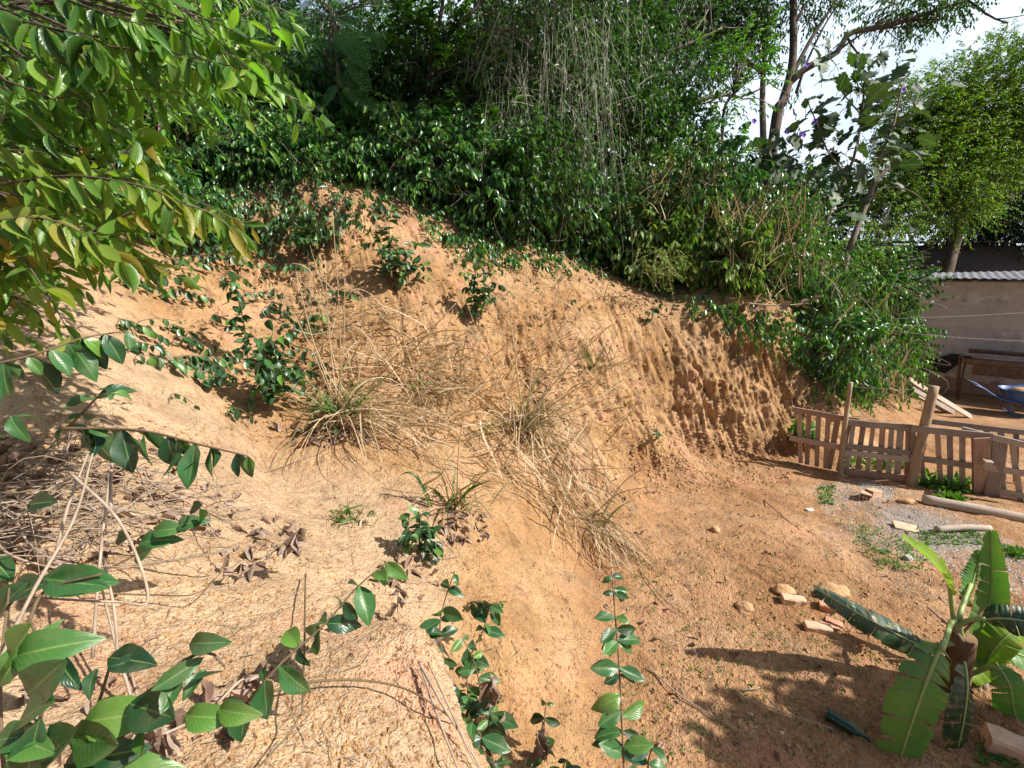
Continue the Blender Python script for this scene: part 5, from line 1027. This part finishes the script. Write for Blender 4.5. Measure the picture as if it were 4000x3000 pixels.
# ================================================================== glossy shoots and seedlings
def shoot(label, pl, ll, k, tpls=None, hang=.8, spread=.45, mat='glossy', group='glossy-leaved shoots growing on the bare clay', r=.006, upright=False, name='glossy_shoot', wr=.5, skip=.1, extra=None, own=None):
    q = smoothpath(np.array(pl), 40); o = own or thing(name, label, 'plant', q[0], group); lf, tw = MB(), MB(); tube(tw, q, r, r*.45, 6)
    seg = np.concatenate([[0], np.cumsum(np.linalg.norm(np.diff(q, axis=0), axis=1))]); seg /= seg[-1]; pos = []; dd = []; nn = []; LL = []
    for i, s in enumerate(np.clip(np.linspace(skip, 1, k)+rng.normal(0, .018, k), 0, 1)):
        j = int(np.clip(np.searchsorted(seg, s), 1, 39)); tg = nrm(q[j]-q[j-1]); sd = np.cross(tg, UP); sd = nrm(sd) if np.linalg.norm(sd) > .2 else nrm(np.cross(tg, [0, -1, 0.]))
        for sg in (-1, 1):
            if rng.uniform() < .08: continue
            if upright: d_ = nrm(sd*sg*.9 + tg*.25 + np.array([0, -.3, -.35]) + rng.normal(0, .3, 3)); n_ = nrm(UP*.8+np.array([0, -.6, 0])+rng.normal(0, .35, 3))
            else: d_ = nrm(sd*sg*spread + tg*.35 - UP*hang + rng.normal(0, .22, 3)); n_ = nrm(sd*sg*.8+UP*.5+rng.normal(0, .3, 3))
            pos.append(q[j]); dd.append(d_); nn.append(n_); LL.append(ll*rng.uniform(.5, 1.15)*(1-.35*max(0, s-.8)/.2))
    LL = np.array(LL); scatter(lf, tpls or HI, np.array(pos), np.array(dd), np.array(nn), LL, LL*wr); lf.build('leaves', M[mat], o); tw.build('stem', M['stem'], o); return o
# near shoots
shoot('arching shoot with a row of big hanging dark leaves at the left', px([(130, 925, 1.75), (300, 930, 1.68), (430, 960, 1.62), (535, 985, 1.6)]), .15, 11, spread=.3, hang=1.1)
shoot('shoot reaching in from the left edge with large leaves, one yellowing', px([(-80, 800, 1.7), (60, 770, 1.75), (180, 730, 1.85), (275, 715, 1.95)]), .16, 8, spread=.4, hang=1.0)
shoot('short shoot with toothed curved leaves above the arching shoot', px([(140, 930, 2.1), (180, 890, 2.05), (215, 855, 2.0), (245, 850, 1.98)]), .14, 4, upright=True)
shoot('leafy tip at the far left edge, half out of the photo', px([(-120, 930, 1.5), (-50, 915, 1.5), (25, 900, 1.5)]), .14, 3, upright=True)
shoot('diagonal shoot leaning up to the right over the pale clay', px([(500, 1560, 1.75), (600, 1440, 1.8), (700, 1350, 1.88), (770, 1270, 1.95), (835, 1215, 2.0)]), .16, 10, upright=True)
shoot('single tall upright shoot standing at the foot of the bank', [P(1352, 1760, 2.25), P(1345, 1600, 2.3), P(1338, 1450, 2.36), P(1328, 1320, 2.42), P(1322, 1245, 2.45)], .15, 17, upright=True)
for k, (pl, ll, kk, lab) in enumerate([([(1010, 1700, 2.4), (985, 1560, 2.5), (960, 1440, 2.6), (950, 1360, 2.65), (960, 1300, 2.7), (980, 1240, 2.7)], .145, 12, 'tallest shoot of the leafy vine clump at the bottom centre'), ([(1060, 1700, 2.5), (1020, 1560, 2.6), (1010, 1440, 2.7), (1040, 1370, 2.75), (1060, 1310, 2.8)], .145, 12, 'middle shoot of the leafy vine clump at the bottom centre'),
    ([(960, 1640, 2.35), (930, 1540, 2.4), (905, 1450, 2.45), (900, 1400, 2.45)], .17, 9, 'leftmost shoot of the leafy vine clump, with the largest leaves'), ([(1085, 1720, 2.4), (1065, 1640, 2.45), (1055, 1570, 2.5), (1070, 1500, 2.55)], .14, 9, 'right shoot of the leafy vine clump at the bottom centre'), ([(1000, 1720, 2.2), (1010, 1650, 2.25), (1040, 1600, 2.3), (1020, 1560, 2.3)], .15, 8, 'lowest shoot of the leafy vine clump at the bottom edge'),
    ([(1040, 1720, 2.45), (1000, 1600, 2.5), (960, 1500, 2.55), (930, 1420, 2.6), (925, 1370, 2.6)], .15, 13, 'shoot of the leafy vine clump leaning to the left, between two taller ones'), ([(1030, 1700, 2.55), (1040, 1560, 2.6), (1030, 1450, 2.65), (1000, 1380, 2.7)], .14, 13, 'shoot in the middle of the leafy vine clump, curving left at its tip'), ([(1090, 1720, 2.3), (1060, 1660, 2.3), (1000, 1620, 2.3)], .15, 9, 'low shoot of the vine clump bending left at the bottom edge'),
    ([(1000, 1320, 2.9), (1020, 1300, 2.88), (1055, 1305, 2.85), (1080, 1300, 2.85)], .13, 6, 'short side shoot with hanging leaves above the vine clump'), ([(1180, 1640, 2.55), (1175, 1570, 2.6), (1180, 1520, 2.65)], .12, 4, 'small seedling between the vine clump and the tall upright shoot'), ([(1220, 1720, 2.3), (1215, 1670, 2.35), (1222, 1640, 2.4)], .13, 4, 'seedling cut off by the bottom edge left of the tall upright shoot'), ([(1405, 1700, 2.35), (1400, 1650, 2.4), (1408, 1615, 2.4)], .14, 3, 'pale green seedling right of the tall upright shoot')]):
    shoot(lab, px(pl), ll, kk, upright=(k != 8), tpls=HI)
def big_shrub():
    o = thing('broad_leaved_shrub', 'near shrub with large glossy leaves filling the bottom left corner', 'shrub', P(150, 1900, 1.1)); lf, tw = MB(), MB(); cs = []
    L0 = [(330, 1420, 210, 1440, .3), (440, 1420, 300, 1510, .3), (480, 1450, 395, 1475, .5), (445, 1445, 375, 1525, .1), (235, 1420, 335, 1430, 1), (210, 1445, 160, 1500, .3), (60, 1500, 145, 1420, .2), (130, 1420, 150, 1500, .1), (20, 1580, 110, 1640, .2), (40, 1560, 120, 1500, .2), (90, 1640, 210, 1560, .3), (150, 1590, 300, 1600, .9), (180, 1560, 300, 1540, .9), (140, 1650, 285, 1625, 1.2), (60, 1680, 70, 1560, .3), (20, 1440, 60, 1330, .2), (0, 1330, 30, 1250, .2), (20, 1290, 110, 1250, .2), (90, 1250, 235, 1265, .6), (110, 1275, 220, 1220, .3), (0, 1480, 25, 1380, .3), (30, 1420, 130, 1380, .4), (280, 1520, 410, 1560, .3), (400, 1545, 470, 1560, .2), (470, 1530, 545, 1560, .3), (-20, 1200, 40, 1270, .3), (-10, 1600, 60, 1580, .7), (310, 1560, 300, 1650, .2), (200, 1690, 330, 1660, .9), (390, 1450, 340, 1560, .1), (410, 1390, 470, 1330 + 60, .2), (250, 1170, 300, 1150, .1), (300, 1175, 360, 1150, .1), (330, 1150, 390, 1130, .1), (290, 1210, 330, 1180, .1), (60, 1090, 130, 1080, .1), (380, 1140, 420, 1110, .1), (410, 1105, 450, 1090, .1), (430, 1130, 460, 1100, .1)]
    p, d, n, LL, Ww = [], [], [], [], []
    for (u, v, u1, v1, br) in L0:
        t = 1.15 if v > 1350 else (1.35 if v > 1230 else 2.2); a = P(u, v, t+.03); b = P(u1, v1, t-.05); p.append(a); d.append(b-a); LL.append(np.linalg.norm(b-a)*.85); n.append(np.array([rng.normal(0, .35), -.7+rng.normal(0, .2), .7])); Ww.append(LL[-1]*rng.uniform(.36, .5))
    scatter(lf, HI, p, np.array(d), np.array(n), np.array(LL), np.array(Ww)); lf.build('leaves', M['glossy'], o)
    for pl in ([(150, 1850, 1.2), (280, 1560, 1.2), (380, 1440, 1.18), (450, 1410, 1.18), (485, 1440, 1.18)], [(100, 1850, 1.2), (200, 1560, 1.2), (240, 1430, 1.18)], [(40, 1900, 1.2), (70, 1650, 1.2), (100, 1450, 1.2), (60, 1330, 1.25)], [(20, 1800, 1.2), (0, 1500, 1.25), (20, 1270, 1.35)], [(60, 1350, 1.3), (100, 1275, 1.35), (220, 1240, 1.35)], [(180, 1250, 2.2), (290, 1200, 2.25), (420, 1110, 2.25)]): tube(tw, smoothpath(px(pl), 12), .006, .003, 6)
    tw.build('stems', M['stem'], o)
big_shrub()
# rows of leaves on the left part of the bank (each shoot rooted in the clay)
ROWS = [(358, 560, 470, 580, 9, .15), (268, 597, 340, 627, 7, .15), (355, 625, 456, 645, 9, .16), (460, 680, 500, 704, 5, .14), (260, 690, 355, 730, 8, .16), (372, 700, 445, 754, 7, .15), (285, 740, 362, 760, 6, .15), (300, 767, 450, 807, 11, .16), (442, 780, 502, 815, 6, .14), (455, 747, 490, 767, 4, .12), (372, 851, 422, 875, 5, .13), (496, 880, 543, 901, 5, .13), (492, 586, 549, 620, 6, .14), (566, 590, 603, 640, 5, .13), (653, 620, 697, 680, 6, .14), (420, 500, 500, 520, 8, .15), (520, 520, 600, 545, 7, .14), (330, 500, 400, 530, 7, .15), (610, 470, 680, 500, 7, .15), (640, 530, 700, 570, 6, .14), (540, 440, 620, 450, 8, .15), (450, 440, 520, 470, 7, .15), (680, 440, 740, 470, 6, .14), (580, 560, 640, 590, 5, .13), (400, 590, 440, 610, 4, .13), (700, 510, 740, 540, 4, .13), (980, 560, 1040, 580, 5, .15), (1020, 620, 1060, 650, 5, .14), (1120, 590, 1160, 620, 4, .13), (1230, 650, 1250, 665, 3, .1), (1150, 680, 1170, 700, 3, .1), (680, 900, 725, 925, 5, .12), (1000, 670, 1040, 700, 5, .13), (1400, 640, 1440, 665, 5, .13), (1060, 610, 1110, 640, 5, .14)]
for (u_, v_) in samp([(250, 560), (420, 500), (760, 500), (740, 640), (640, 720), (660, 860), (420, 850), (300, 770)], 34): ROWS.append((u_, v_, u_+rng.uniform(45, 110), v_+rng.uniform(-8, 30), int(rng.integers(4, 9)), rng.uniform(.12, .16)))
zone = lambda u, v: ('on the left shoulder' if u < 420 else 'on the upper left bank' if u < 760 else 'below the middle rim')
for i, (u0, v0, u1, v1, k, ll) in enumerate(ROWS):
    q = [G(u0-8, v0+22, .0), G(u0, v0, .16), G((u0+u1)/2, (v0+v1)/2-6, .24), G(u1, v1, .2)]
    if any(z is None for z in q): continue
    shoot('low glossy shoot with a row of hanging leaves ' + zone(u0, v0), q, ll*.95, k, tpls=MID, group='low glossy shoots ' + zone(u0, v0), r=.006)
def sapling(label, u, v, tops, ll, n, spread=.3, lm='glossy', name='glossy_sapling', k=5):
    b = G(u, v); o = thing(name, label, 'plant', b, 'glossy saplings on the bank'); lf, tw = MB(), MB()
    for (u1, v1) in tops:
        e = PY(u1, v1, b[1]-.12); q = smoothpath([b-[0, 0, .05], (b+e)/2+rng.normal(0, .03, 3), e], 16); tube(tw, q, .01, .004, 6); m = n
        i = np.clip((np.linspace(.3, 1, m)*15).astype(int), 0, 15); dd = rdir(m, (0, -.25, .1)); scatter(lf, MID, q[i], dd, UP*.8+np.array([0, -.5, 0])+rng.normal(0, .3, (m, 3)), ll*rng.uniform(.75, 1.1, m), ll*.5)
        for j in range(k):
            s = q[rng.integers(6, 16)]; d_ = rdir(1, (0, -.4, .3))[0]; sprays(lf, tw, s[None], d_[None], spread, 6, ll, ll*.5, MID, .15, .3, 0, .004, spread=.8)
    lf.build('leaves', M[lm], o); tw.build('stem', M['stem'], o)
sapling('upright glossy sapling left of the green grass tussock', 577, 885, [(590, 715), (560, 760), (610, 770), (575, 740)], .17, 11)
sapling('thin tall seedling with paired leaves on the left of the bank', 536, 790, [(503, 600), (520, 660)], .14, 12, .15, k=2)
sapling('bushy pale-leaved sapling on the bank below the rim', 850, 610, [(840, 480), (800, 500), (890, 520), (860, 540), (910, 560)], .15, 9, .3)
sapling('small sapling hanging beside a hollow in the bank', 1035, 690, [(1030, 570), (1010, 600), (1050, 620)], .15, 8, .2)
sapling('pale seedling low on the slope beside curled dry leaves', 905, 1185, [(885, 1110), (905, 1105), (925, 1150), (940, 1170)], .1, 7, .12, k=3)
sapling('dark sapling right of the tall dry stalks under the rim', 680, 560, [(650, 470), (690, 480), (640, 500)], .15, 8, .25)
sapling('tiny seedling at the foot of the ribbed clay face', 1415, 950, [(1420, 935)], .09, 5, .1, k=1); sapling('small hanging seedling near the top of the ribbed face', 1408, 690, [(1408, 672), (1404, 680)], .1, 5, .1, k=1)
sapling('weed seedling at the left foot of the fence', 1735, 960, [(1725, 905), (1745, 920), (1715, 930)], .13, 7, .15, 'lance'); sapling('lone weed growing through the reddish pallet panel', 1752, 965, [(1750, 935), (1757, 945)], .12, 6, .1, 'glossy', k=2)
def trail(label, polys, n, ll, lm, off=(.05, .3), group=None, L=.35):
    o = None; lf, tw = MB(), MB(); P0 = []
    for poly, m in zip(polys, n):
        for (u, v) in samp(poly, m):
            q = G(u, v, rng.uniform(*off))
            if q is not None and np.dot(q-EYE, FW) < 11.5: P0.append(q)
    P0 = np.array(P0); m = len(P0); o = thing('trailing_vine', label, 'vine', P0[0], group)
    sprays(lf, tw, P0, nrm(rng.normal(0, .6, (m, 3))+np.array([.3, -.5, -.1])), L*rng.uniform(.6, 1.2, m), 8, ll, ll*.48, LO, .4, .7)
    tw.build('stems', M['stem'], o); lf.build('leaves', M[lm], o)
trail_ = 0
TV = 'leafy vines trailing over the bank rim'
trail('leafy vine trailing over the left rim of the bank under the dark wood', [[(330, 400), (620, 390), (860, 405), (840, 450), (700, 510), (560, 530), (400, 540)]], [210], .13, 'glossy', group=TV)
trail('leafy vine trailing over the rim between the pale gully and the grey vines', [[(860, 400), (1000, 470), (1120, 520), (1260, 545), (1300, 580), (1160, 570), (1020, 555), (930, 500)]], [170], .12, 'glossy_far', group=TV)
trail('leafy vine trailing over the rim above the ribbed clay face', [[(1260, 560), (1400, 590), (1520, 640), (1640, 670), (1730, 740), (1740, 800), (1690, 740), (1600, 690), (1500, 665), (1420, 630), (1300, 595)]], [110], .12, 'glossy_far', group=TV)
trail('leafy vine hanging down the clay at the right end of the bank above the fence', [[(1540, 640), (1720, 640), (1740, 800), (1700, 800), (1600, 740)], [(1720, 720), (1900, 700), (1930, 830), (1880, 880), (1760, 840)]], [16, 110], .12, 'lance', group=TV)
def seed_spray():
    b = G(1415, 640, .3); o = thing('seed_spray', 'pale yellowish seed sprays hanging over the rim left of the ribbed clay', 'plant', b); mb = MB(); lf = MB(); ps = []
    for i in range(60):
        a = P(rng.uniform(1380, 1470), rng.uniform(530, 600), 8.0+rng.uniform(-.1, .3)); d_ = rdir(1, (.3, -.3, .2))[0]; L_ = rng.uniform(.2, .45); ss = np.linspace(0, 1, 7)[:, None]; ps.append(a+d_*ss*L_-np.array([0, 0, .5])*ss**2*L_)
    ps = np.array(ps); twigs(mb, ps, np.full(60, .004), .002); pp = ps[:, 1:].reshape(-1, 3).repeat(3, 0); m = len(pp); scatter(lf, LO, pp, rdir(m), rdir(m), .035, .02); mb.build('stalks', M['straw'], o); lf.build('seeds', M['lightshrub'], o)
seed_spray()
def rootlets():
    o = thing('hanging_rootlets', 'thin pale roots hanging down the clay under the right rim', 'roots', G(1640, 780)); mb = MB()
    for (u, v, L_) in [(1625, 690, .9), (1570, 640, .5), (1680, 690, .6), (1600, 700, .5), (1660, 720, .7), (1500, 640, .5), (1690, 760, .4), (1730, 760, .5)]:
        q = G(u, v, .12)
        if q is None: continue
        tube(mb, smoothpath([q, q+[rng.normal(0, .05), -.04, -L_*.5], q+[rng.normal(0, .08), 0.02, -L_]], 9), .008, .004, 5)
    mb.build('roots', M['twig'], o)
    o = thing('dead_bough', 'dry fallen branch with dead leaves on the right rim of the bank', 'branch', G(1670, 655, .1) if G(1670, 655, .1) is not None else P(1670, 655, 8.4)); mb = MB(); lf = MB()
    q = smoothpath([P(1610, 655, 8.2), P(1680, 660, 8.1), P(1750, 655, 8.1)], 12); tube(mb, q, .02, .008, 6, rough=.1); scatter(lf, MID, q+rng.normal(0, .05, (12, 3)), rdir(12), rdir(12), .2, .12); mb.build('branch', M['twig'], o); lf.build('leaves', M['dead'], o)
rootlets()

# ================================================================== dry twigs, dead leaves, litter
def arc(label, pl, r, leaves=(), group='dry trailing stems on the near clay', name='dry_vine', mat='twig'):
    q = smoothpath(np.array(pl), 30); o = thing(name, label, 'twig', q[0], group); mb = MB(); tube(mb, q, r, r*.5, 6, rough=.08); mb.build('stem', M[mat], o)
    if leaves:
        lf = MB()
        for s in leaves:
            i = int(s*29)
            for j in range(rng.integers(1, 4)):
                d_ = nrm(rng.normal(0, .5, 3)-UP*.9); L_ = rng.uniform(.06, .1); scatter(lf, CURL, q[i][None], d_[None], rdir(1), L_, L_*.36)
        lf.build('dead_leaves', M['dead'], o)
def curl_tpl():
    v, f, u = leaf_tpl(6, 2, .95, .55, .7, .10); return v, f, u
CURL = [curl_tpl(), leaf_tpl(6, 2, .9, .8, -.5, .12)]
g_ = lambda u, v, o=.08: G(u, v, o)
arc('long curved dry stem arching over the pale clay left of centre', [g_(120, 1010), g_(260, 1030, .25), g_(420, 1060, .3), g_(600, 1160, .15), g_(640, 1190, .05)], .006, (.7, .85, .97))
arc('thin looping dry stem with hanging curled leaves', [g_(300, 1050), g_(400, 1080, .25), g_(500, 1200, .25), g_(560, 1210, .2), g_(660, 1130, .2)], .004, (.5, .62, .75, .9, .97))
arc('dark bent stem ending in one curled dead leaf', [g_(180, 1280), g_(330, 1285, .12), g_(430, 1280, .2), g_(490, 1220, .25)], .005, (.98,), mat='stem')
arc('straight grey stem crossing the bottom left leaves', [P(-60, 1560, 1.2), P(60, 1300, 1.3), P(160, 1120, 1.45), P(200, 980, 1.6)], .006)
arc('crooked pale stem above the bottom left leaves', [P(150, 1020, 1.7), P(260, 1130, 1.6), P(320, 1290, 1.5), P(250, 1300, 1.45), P(60, 1290, 1.35)], .006)
arc('dry stem running across the pale mound at the bottom', [g_(560, 1500), g_(700, 1470, .1), g_(850, 1480, .1), g_(960, 1540, .12), g_(1060, 1640, .05)], .006, mat='stem')
arc('dead stem with curled leaves at the top of the near mound', [g_(470, 1520), g_(520, 1470, .15), g_(570, 1450, .12), g_(610, 1430, .05)], .006, (.2, .4, .5, .6, .75, .9))
arc('withered cluster of curled leaves at the bottom left beside the big shrub', [P(250, 1560, 1.5), P(330, 1590, 1.45), P(410, 1560, 1.5)], .006, (.1, .3, .4, .5, .6, .7, .85))
arc('thin stem curving down the pale mound at the bottom edge', [g_(660, 1240, .1), g_(655, 1480, .25), g_(640, 1560, .2), g_(540, 1680, .05)], .005, mat='stem')
arc('bundle-edge pale stem at the rim of the near mound', [g_(905, 1430), g_(960, 1530, .15), g_(1010, 1610, .15), g_(1060, 1700, .1)], .007)
arc('second pale stem at the rim of the near mound', [g_(910, 1445), g_(950, 1560, .12), g_(985, 1650, .12), g_(1010, 1720, .1)], .006)
arc('third thin pale stem hanging at the rim of the near mound', [g_(925, 1430), g_(990, 1570, .15), g_(1035, 1660, .12), g_(1100, 1700, .1)], .005)
for k, (u, v, lab) in enumerate([(1060, 1480, 'brown curled dead leaf hanging in the right of the vine clump'), (1090, 1560, 'dry brown leaves hanging from a dead shoot right of the vine clump'), (1160, 1600, 'dead shoot with withered leaves near the bottom edge'), (860, 1275, 'withered leaves on a thin stem left of the vine clump'), (640, 1140, 'dark curled leaves upright on a stem above the diagonal shoot')]):
    q = P(u, v, 2.5 if v > 1400 else 2.75); arc(lab, [q+[0, 0, .06], q, q-[.01, 0, .12], q-[.02, -.05, .24]], .004, (.05, .25, .45, .6), 'withered hanging leaves', 'withered_shoot')
arc('long thin dry cane across the lower right of the yard', [gp(1240, 1590)+[0, 0, .02], gp(1480, 1600)+[0, 0, .02], gp(1600, 1510)+[0, 0, .03], gp(1640, 1490)+[0, 0, .03]][::-1][:2]+[gp(1800, 1575)+[0, 0, .03]], .006, group='dry canes on the yard', name='dry_cane')
arc('dry cane lying down the slope at the bottom right of centre', [g_(1400, 1440, .03), g_(1480, 1510, .03), g_(1600, 1580, .03)], .007, group='dry canes on the yard', name='dry_cane'); arc('dark thin stick on the slope left of the gravel', [g_(1650, 1080, .03), g_(1690, 1115, .04), g_(1730, 1145, .03)], .007, group='dry canes on the yard', mat='stem', name='dry_cane'); arc('thin stick on the slope below the straw trail', [g_(1380, 1230, .03), g_(1430, 1290, .05), g_(1480, 1330, .03)], .006, group='dry canes on the yard', mat='stem', name='dry_cane')
arc('thin pale runner crossing the slope left of the small dry tuft', [g_(480, 1050, .04), g_(600, 1010, .08), g_(700, 970, .06), g_(740, 920, .05)], .005)
def brush():
    o = thing('brush_pile', 'tangle of dry grey twigs heaped on the left near ground', 'twigs', G(150, 1080)); n = 120; pp = samp([(-60, 960), (250, 950), (480, 1060), (430, 1180), (250, 1250), (-60, 1200)], n); paths = []
    for (u, v) in pp:
        a = G(u, v, rng.uniform(.02, .25)); an = rng.normal(0, .55); L_ = rng.uniform(.3, .9); d_ = nrm(np.array([math.cos(an), math.sin(an)*.7, rng.normal(.05, .25)])); c = rng.normal(0, .14, 3); c[2] = abs(c[2])*.8
        s = np.linspace(-.5, .5, 9)[:, None]; paths.append(a+d_*s*L_+c*(1-4*s*s))
    mb = MB(); twigs(mb, np.array(paths), rng.uniform(.003, .008, n), .002); mb.build('twigs', M['twig'], o)
    for k, (u0, v0, u1, v1) in enumerate([(200, 1420, 235, 1040), (255, 1430, 215, 1180), (300, 1560, 215, 1250), (330, 1640, 280, 1440), (120, 1200, 190, 980), (240, 1100, 250, 960)]): mb = MB(); tube(mb, smoothpath([P(u0, v0, 1.75), P((u0+u1)/2+rng.normal(0, 8), (v0+v1)/2, 1.8), P(u1, v1, 1.95)], 10), .0065, .004, 6, rough=.08); mb.build('bare_stem', M['twig'], o)
brush()
def litter():
    lf = MB()
    for poly, n, sz in [([(590, 925), (800, 915), (820, 960), (640, 965)], 110, .1), ([(-40, 940), (330, 930), (420, 1100), (230, 1230), (-40, 1230)], 220, .1), ([(340, 1040), (520, 1060), (660, 1180), (560, 1240), (400, 1150)], 55, .09), ([(930, 1130), (1060, 1100), (1060, 1180), (960, 1180)], 50, .09), ([(880, 1200), (960, 1260), (900, 1300), (780, 1260)], 30, .08), ([(620, 400), (860, 420), (900, 480), (640, 470)], 70, .12), ([(1250, 960), (1420, 1000), (1400, 1200), (1290, 1180)], 60, .08), ([(560, 800), (720, 760), (760, 870), (560, 880)], 40, .09), ([(1200, 560), (1400, 580), (1440, 640), (1250, 620)], 40, .1), ([(1300, 1050), (2000, 1080), (1900, 1650), (1300, 1650)], 90, .06), ([(300, 520), (800, 520), (1000, 900), (400, 900)], 60, .08), ([(20, 1450), (520, 1450), (450, 1650), (100, 1650)], 40, .08)]:
        pp = [G(u, v, .012) for u, v in samp(poly, n)]; pp = np.array([q for q in pp if q is not None]); m = len(pp); L_ = sz*rng.uniform(.5, 1.2, m); scatter(lf, CURL, pp, rdir(m)*[1, 1, .35], UP+rng.normal(0, .5, (m, 3)), L_, L_*.42)
    o = lf.build('leaf_litter', M['dead']); tag(o, 'dead leaves scattered over the clay', 'leaf litter', None, 'stuff')
litter()
def twig_litter():
    mb = MB(); ps = []
    for poly, n in (([(300, 900), (1300, 900), (1350, 1659), (300, 1659)], 330), ([(1300, 1000), (2212, 1250), (2212, 1659), (1350, 1659)], 420), ([(500, 560), (1500, 660), (1680, 980), (700, 900)], 330)):
        for (u, v) in samp(poly, n):
            q = G(u, v, .012)
            if q is None: continue
            d_ = rdir(1)[0]*[1, 1, .25]; L_ = rng.uniform(.03, .22); c_ = rng.normal(0, .012, 3); s_ = np.linspace(-.5, .5, 5)[:, None]; ps.append(q+d_*s_*L_+c_*(1-4*s_*s_))
    twigs(mb, np.array(ps), rng.uniform(.0015, .004, len(ps)), .0012); o = mb.build('twig_litter', M['twig']); tag(o, 'thin dry twigs and straw bits strewn over the clay', 'twig litter', None, 'stuff')
twig_litter()
def stones(name, label, cat, polys, mat, squash=.7, kindname='stuff'):
    mb = MB(); oc = np.array([(1, 0, 0), (0, 1, 0), (-1, 0, 0), (0, -1, 0), (0, 0, 1), (0, 0, -1.0)]); of = np.array([(0, 1, 4), (1, 2, 4), (2, 3, 4), (3, 0, 4), (1, 0, 5), (2, 1, 5), (3, 2, 5), (0, 3, 5)])
    for poly, n, (s0, s1) in polys:
        pp = [G(u, v, 0) for u, v in samp(poly, n)]; pp = np.array([q for q in pp if q is not None]); m = len(pp); r = s0*(s1/s0)**(rng.uniform(0, 1, m)**2.2)
        v = oc[None]*rng.uniform(.55, 1.2, (m, 6, 1)) + rng.normal(0, .15, (m, 6, 3)); v = v*r[:, None, None]*[1, 1, squash]; a = rng.uniform(0, 6.28, m); ca, sa = np.cos(a)[:, None], np.sin(a)[:, None]
        v = np.stack([v[..., 0]*ca-v[..., 1]*sa, v[..., 0]*sa+v[..., 1]*ca, v[..., 2]], -1)+pp[:, None]; mb.add(v.reshape(-1, 3), (of[None]+(np.arange(m)*6)[:, None, None]).reshape(-1, 3))
    o = mb.build(name, M[mat], None, False); tag(o, label, cat, None, kindname)
stones('gravel', 'patch of grey crushed stone on the yard in front of the fence', 'gravel', [([(1740, 1045), (1870, 1035), (1960, 1055), (2010, 1085), (2120, 1130), (2212, 1190), (2212, 1290), (2060, 1235), (1900, 1190), (1790, 1120)], 9000, (.004, .017)), ([(1760, 1040), (1900, 1040), (1900, 1090), (1800, 1090)], 1500, (.004, .017)), ([(1860, 1045), (1930, 1050), (1930, 1085), (1870, 1080)], 1500, (.004, .017)), ([(1700, 1040), (2060, 1060), (2212, 1200), (2212, 1350), (1850, 1250)], 2400, (.004, .015))], 'greystone')
stones('clay_crumbs', 'loose clay crumbs and small stones over the bank and yard', 'soil crumbs', [([(1250, 1000), (1750, 980), (2212, 1300), (2212, 1659), (1350, 1659)], 9000, (.004, .028)), ([(0, 900), (600, 900), (950, 1400), (950, 1659), (300, 1659), (0, 1300)], 12000, (.003, .02)), ([(500, 900), (1300, 900), (1350, 1659), (950, 1659)], 4500, (.004, .022)), ([(300, 520), (900, 480), (1500, 680), (1680, 960), (1300, 1000), (500, 950)], 9000, (.005, .045)), ([(1350, 900), (1700, 950), (1720, 1040), (1380, 1080)], 3500, (.006, .05))], 'soil')
def weeds():
    lf = MB()
    for poly, n, L_ in [([(1830, 1130), (1900, 1140), (2010, 1195), (2000, 1235), (1900, 1230), (1850, 1180)], 170, .045), ([(1960, 1150), (2120, 1150), (2120, 1180), (2000, 1180)], 110, .05), ([(1765, 1050), (1800, 1050), (1800, 1090), (1770, 1090)], 60, .06), ([(1990, 1030), (2085, 1045), (2085, 1064), (1990, 1055)], 70, .17), ([(2035, 1070), (2075, 1075), (2075, 1088), (2040, 1085)], 90, .1), ([(1300, 1030), (1900, 1060), (1900, 1640), (1350, 1640)], 240, .035), ([(2120, 1600), (2212, 1620), (2212, 1659), (2110, 1659)], 50, .05), ([(1830, 985), (1960, 1000), (1960, 1020), (1830, 1010)], 60, .12), ([(2160, 1180), (2212, 1190), (2212, 1210), (2170, 1200)], 60, .06), ([(1340, 1100), (1440, 1100), (1420, 1330), (1350, 1300)], 40, .035)]:
        pp = [G(u, v, .0) for u, v in samp(poly, n)]; pp = np.array([q for q in pp if q is not None]); m = len(pp)
        for k in range(3): scatter(lf, LO, pp+rng.normal(0, .02, (m, 3))*[1, 1, 0]+UP*.01, rdir(m, (0, 0, .6)), UP+rng.normal(0, .4, (m, 3)), L_*rng.uniform(.6, 1.3, m), L_*.28)
    o = lf.build('weeds', M['weed']); tag(o, 'low green weeds sprouting through the gravel and along the fence', 'weeds', None, 'stuff')
weeds()
